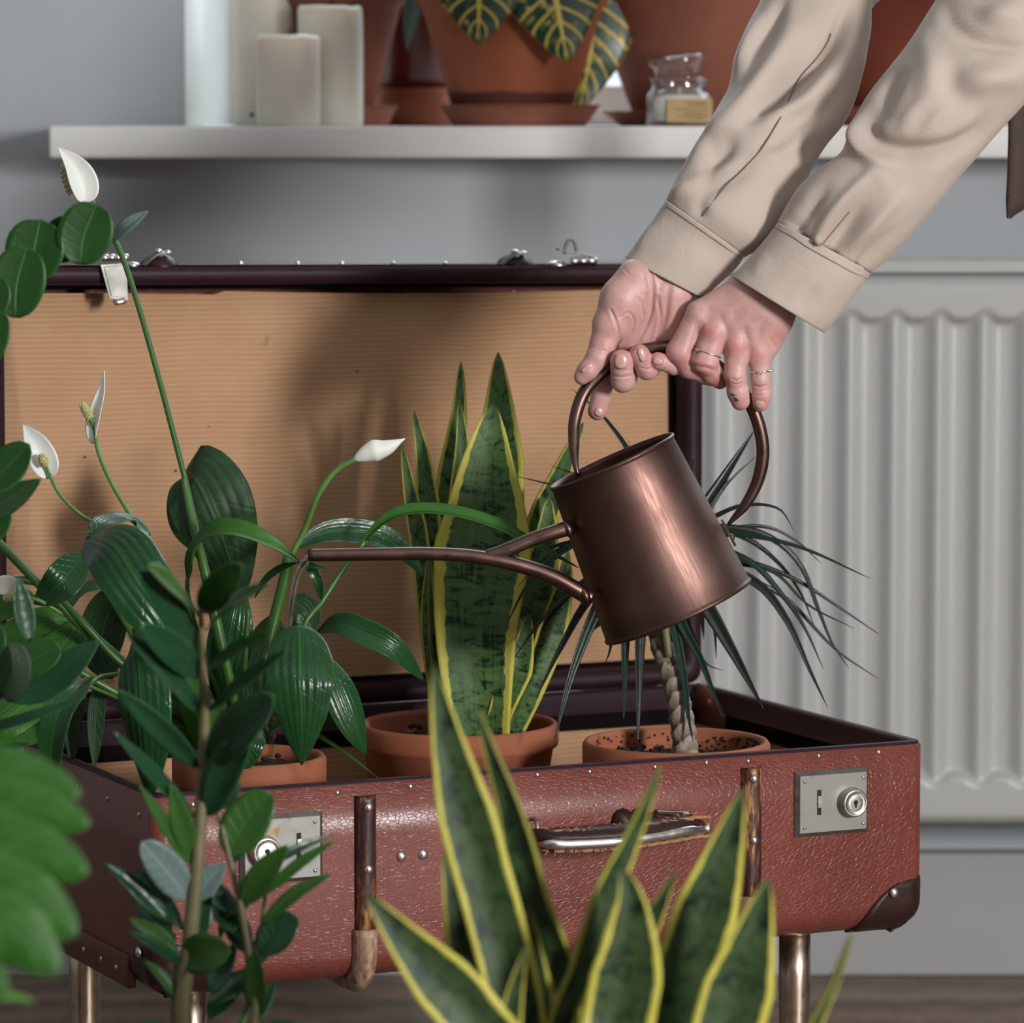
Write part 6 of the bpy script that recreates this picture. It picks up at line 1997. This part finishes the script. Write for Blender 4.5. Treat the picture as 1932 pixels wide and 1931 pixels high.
    secB = [(1466, 420, 1642, 516, BY, .74), (1482, 392, 1668, 496, BY, .74), (1512, 348, 1712, 452, BY - .002, .74), (1552, 312, 1760, 396, BY - .002, .74), (1588, 284, 1806, 338, BY, .74), (1604, 238, 1862, 276, BY, .74), (1638, 176, 1916, 214, BY + .005, .74), (1674, 130, 1962, 160, BY + .01, .74),
            (1712, 84, 2010, 112, BY + .02, .74), (1765, 0, 2070, 50, BY + .03, .74), (1830, -120, 2130, -60, BY + .06, .74), (1960, -330, 2270, -280, BY + .12, .74), (2120, -560, 2440, -540, BY + .20, .74)]
    so, VS, FS, NS = sleeve(pe, 'sleeve', secB, folds=foldsB, seams=(([(1533, 488), (1560, 452), (1600, 400)], .0004),))
    secB2 = [(1381, 521, 1552, 627, BY - .002, .80), (1384, 518, 1556, 627, BY - .002, .80), (1412, 488, 1588, 590, BY, .80), (1444, 450, 1618, 550, BY, .80), (1467, 419, 1644, 514, BY, .74)]
    c2, VQ, FQ, NQ = sleeve(so, 'cuff', secB2, n_l=36, thick=.0022, folds=[([(1420, 520), (1450, 480)], 1.4, 14), ([(1508, 585), (1540, 540)], -1.5, 10)],
                            seams=(([(1462, 428), (1500, 451), (1550, 480), (1600, 508), (1636, 526)], .0004),))
    # shirt body, trousers, shoes, hair: seen only from other places
    G = grid(np.array([.45, 3.15, .75]), np.array([1.22, 3.95, 1.45]), .012)
    d = smin(chain(G, [(x, y, z, r + .022) for x, y, z, r in torso], .08), chain(G, [(*shA, .088), (*shB, .088)]), .06)
    d = smin(d, chain(G, [(*shA, .085), (elA[0] * .3 + shA[0] * .7, elA[1] * .3 + shA[1] * .7, elA[2] * .3 + shA[2] * .7, .07)]), .03)
    d = smin(d, chain(G, [(*shB, .085), (elB[0] * .3 + shB[0] * .7, elB[1] * .3 + shB[1] * .7, elB[2] * .3 + shB[2] * .7, .07)]), .03)
    d = d + .004 * nz(G, 20)
    v, f = nets(d, np.array([.45, 3.15, .75]), .012); obj('shirt', v, f.tolist(), M['cloth'], pe)
    lo = np.array([.80, 3.28, .03]); G = grid(lo, np.array([1.24, 3.84, 1.12]), .012)
    d = chain(G, [(1.01, 3.53, .97, .165), (1.03, 3.54, .88, .155)])
    for l in legs: d = smin(d, chain(G, [(x, y, z, r + .022) for x, y, z, r in l[:3]]), .03)
    v, f = nets(d + .003 * nz(G, 24), lo, .012); obj('trousers', v, f.tolist(), M['brown_cloth'], pe)
    for y in (3.43, 3.65):
        th = np.linspace(0, 2 * PI, 28, endpoint=False)
        L = [np.c_[.985 + (.135 * k) * np.cos(th), y + .046 * k * np.sin(th) * (1 - .12 * np.cos(th)), np.full(28, z)] for k, z in ((.96, .0005), (1, .004), (1, .02), (.95, .045), (.72, .07), (.45, .09))]
        obj('shoe', *loft(L, True, True, True), M['leather_dark'], pe)
    lo = np.array([.26, 3.42, 1.20]); G = grid(lo, np.array([.60, 3.68, 1.50]), .008)
    q = G - np.array((.425, 3.55, 1.35), np.float32)
    d = (np.sqrt((q[..., 0] / .108) ** 2 + (q[..., 1] / .090) ** 2 + (q[..., 2] / .108) ** 2) - 1) * .09 + .003 * nz(G, 60)
    d = np.maximum(d, -(G[..., 0] - .365 + (G[..., 2] - 1.35) * .6))
    v, f = nets(d, lo, .008); obj('hair', v, f.tolist(), M['hair'], pe)
    # brown scarf end hanging behind the arm
    pts = [(1955, -300, 3.44), (1935, 0, 3.44), (1925, 200, 3.44)]
    L = []
    for xl, xr, yl, yr in ((2010, 2120, -770, -790), (1960, 2075, -640, -650), (1905, 2010, -420, -420), (1895, 1985, -200, -200), (1898, 1978, 0, 0), (1902, 1972, 120, 120), (1903, 1968, 250, 250), (1901, 1962, 330, 330), (1899, 1950, 378, 385), (1901, 1908, 412, 410)):
        a, b = P(xl, yl, 3.44), P(xr, yr, 3.455)
        L.append(np.array([a + (b - a) * t + np.array([0, -.004 * math.sin(t * 7), 0]) for t in np.linspace(0, 1, 9)]))
    v, f = loft(L, False)
    th = np.linspace(0, 2 * PI, 25)[:-1]
    ax = np.array([-.09, 0, .05]); ax /= np.linalg.norm(ax); u_, w_, _ = frame(ax)
    ct = np.array([.52, 3.55, 1.283])
    ring_ = [[ct + (u_ * math.cos(q) + w_ * math.sin(q)) * (.066 + .014 * math.cos(b)) + ax * .022 * math.sin(b) for b in np.linspace(0, 2 * PI, 11)[:-1]] for q in th]
    vr, fr_ = loft([np.array(r_) for r_ in ring_ + [ring_[0]]])
    obj('scarf_wrap', vr, fr_, M['brown_cloth'], pe)
    for s_ in (-1, 1):
        ey = obj('eye', *ball((.324, 3.55 + s_ * .030, 1.352), .011, 14), M['candle'], pe)
        obj('iris', *ball((.3155, 3.55 + s_ * .030, 1.348), .0048, 10), M['wick'], ey)
        obj('eyebrow', *tube([(.312, 3.55 + s_ * .014, 1.373), (.316, 3.55 + s_ * .030, 1.379), (.328, 3.55 + s_ * .046, 1.375)], .0028, 6, 8), M['hair'], pe)
    obj('lips', *tube([(.347, 3.528, 1.270), (.336, 3.540, 1.270), (.333, 3.55, 1.272), (.336, 3.560, 1.270), (.347, 3.572, 1.270)], [(0, .002), (.5, .005), (1, .002)], 8, 14), M['nail'], pe)
    o = obj('scarf_end', v, f, M['brown_cloth'], pe); md = o.modifiers.new('t', 'SOLIDIFY'); md.thickness = .002


person()
bpy.context.view_layer.update()
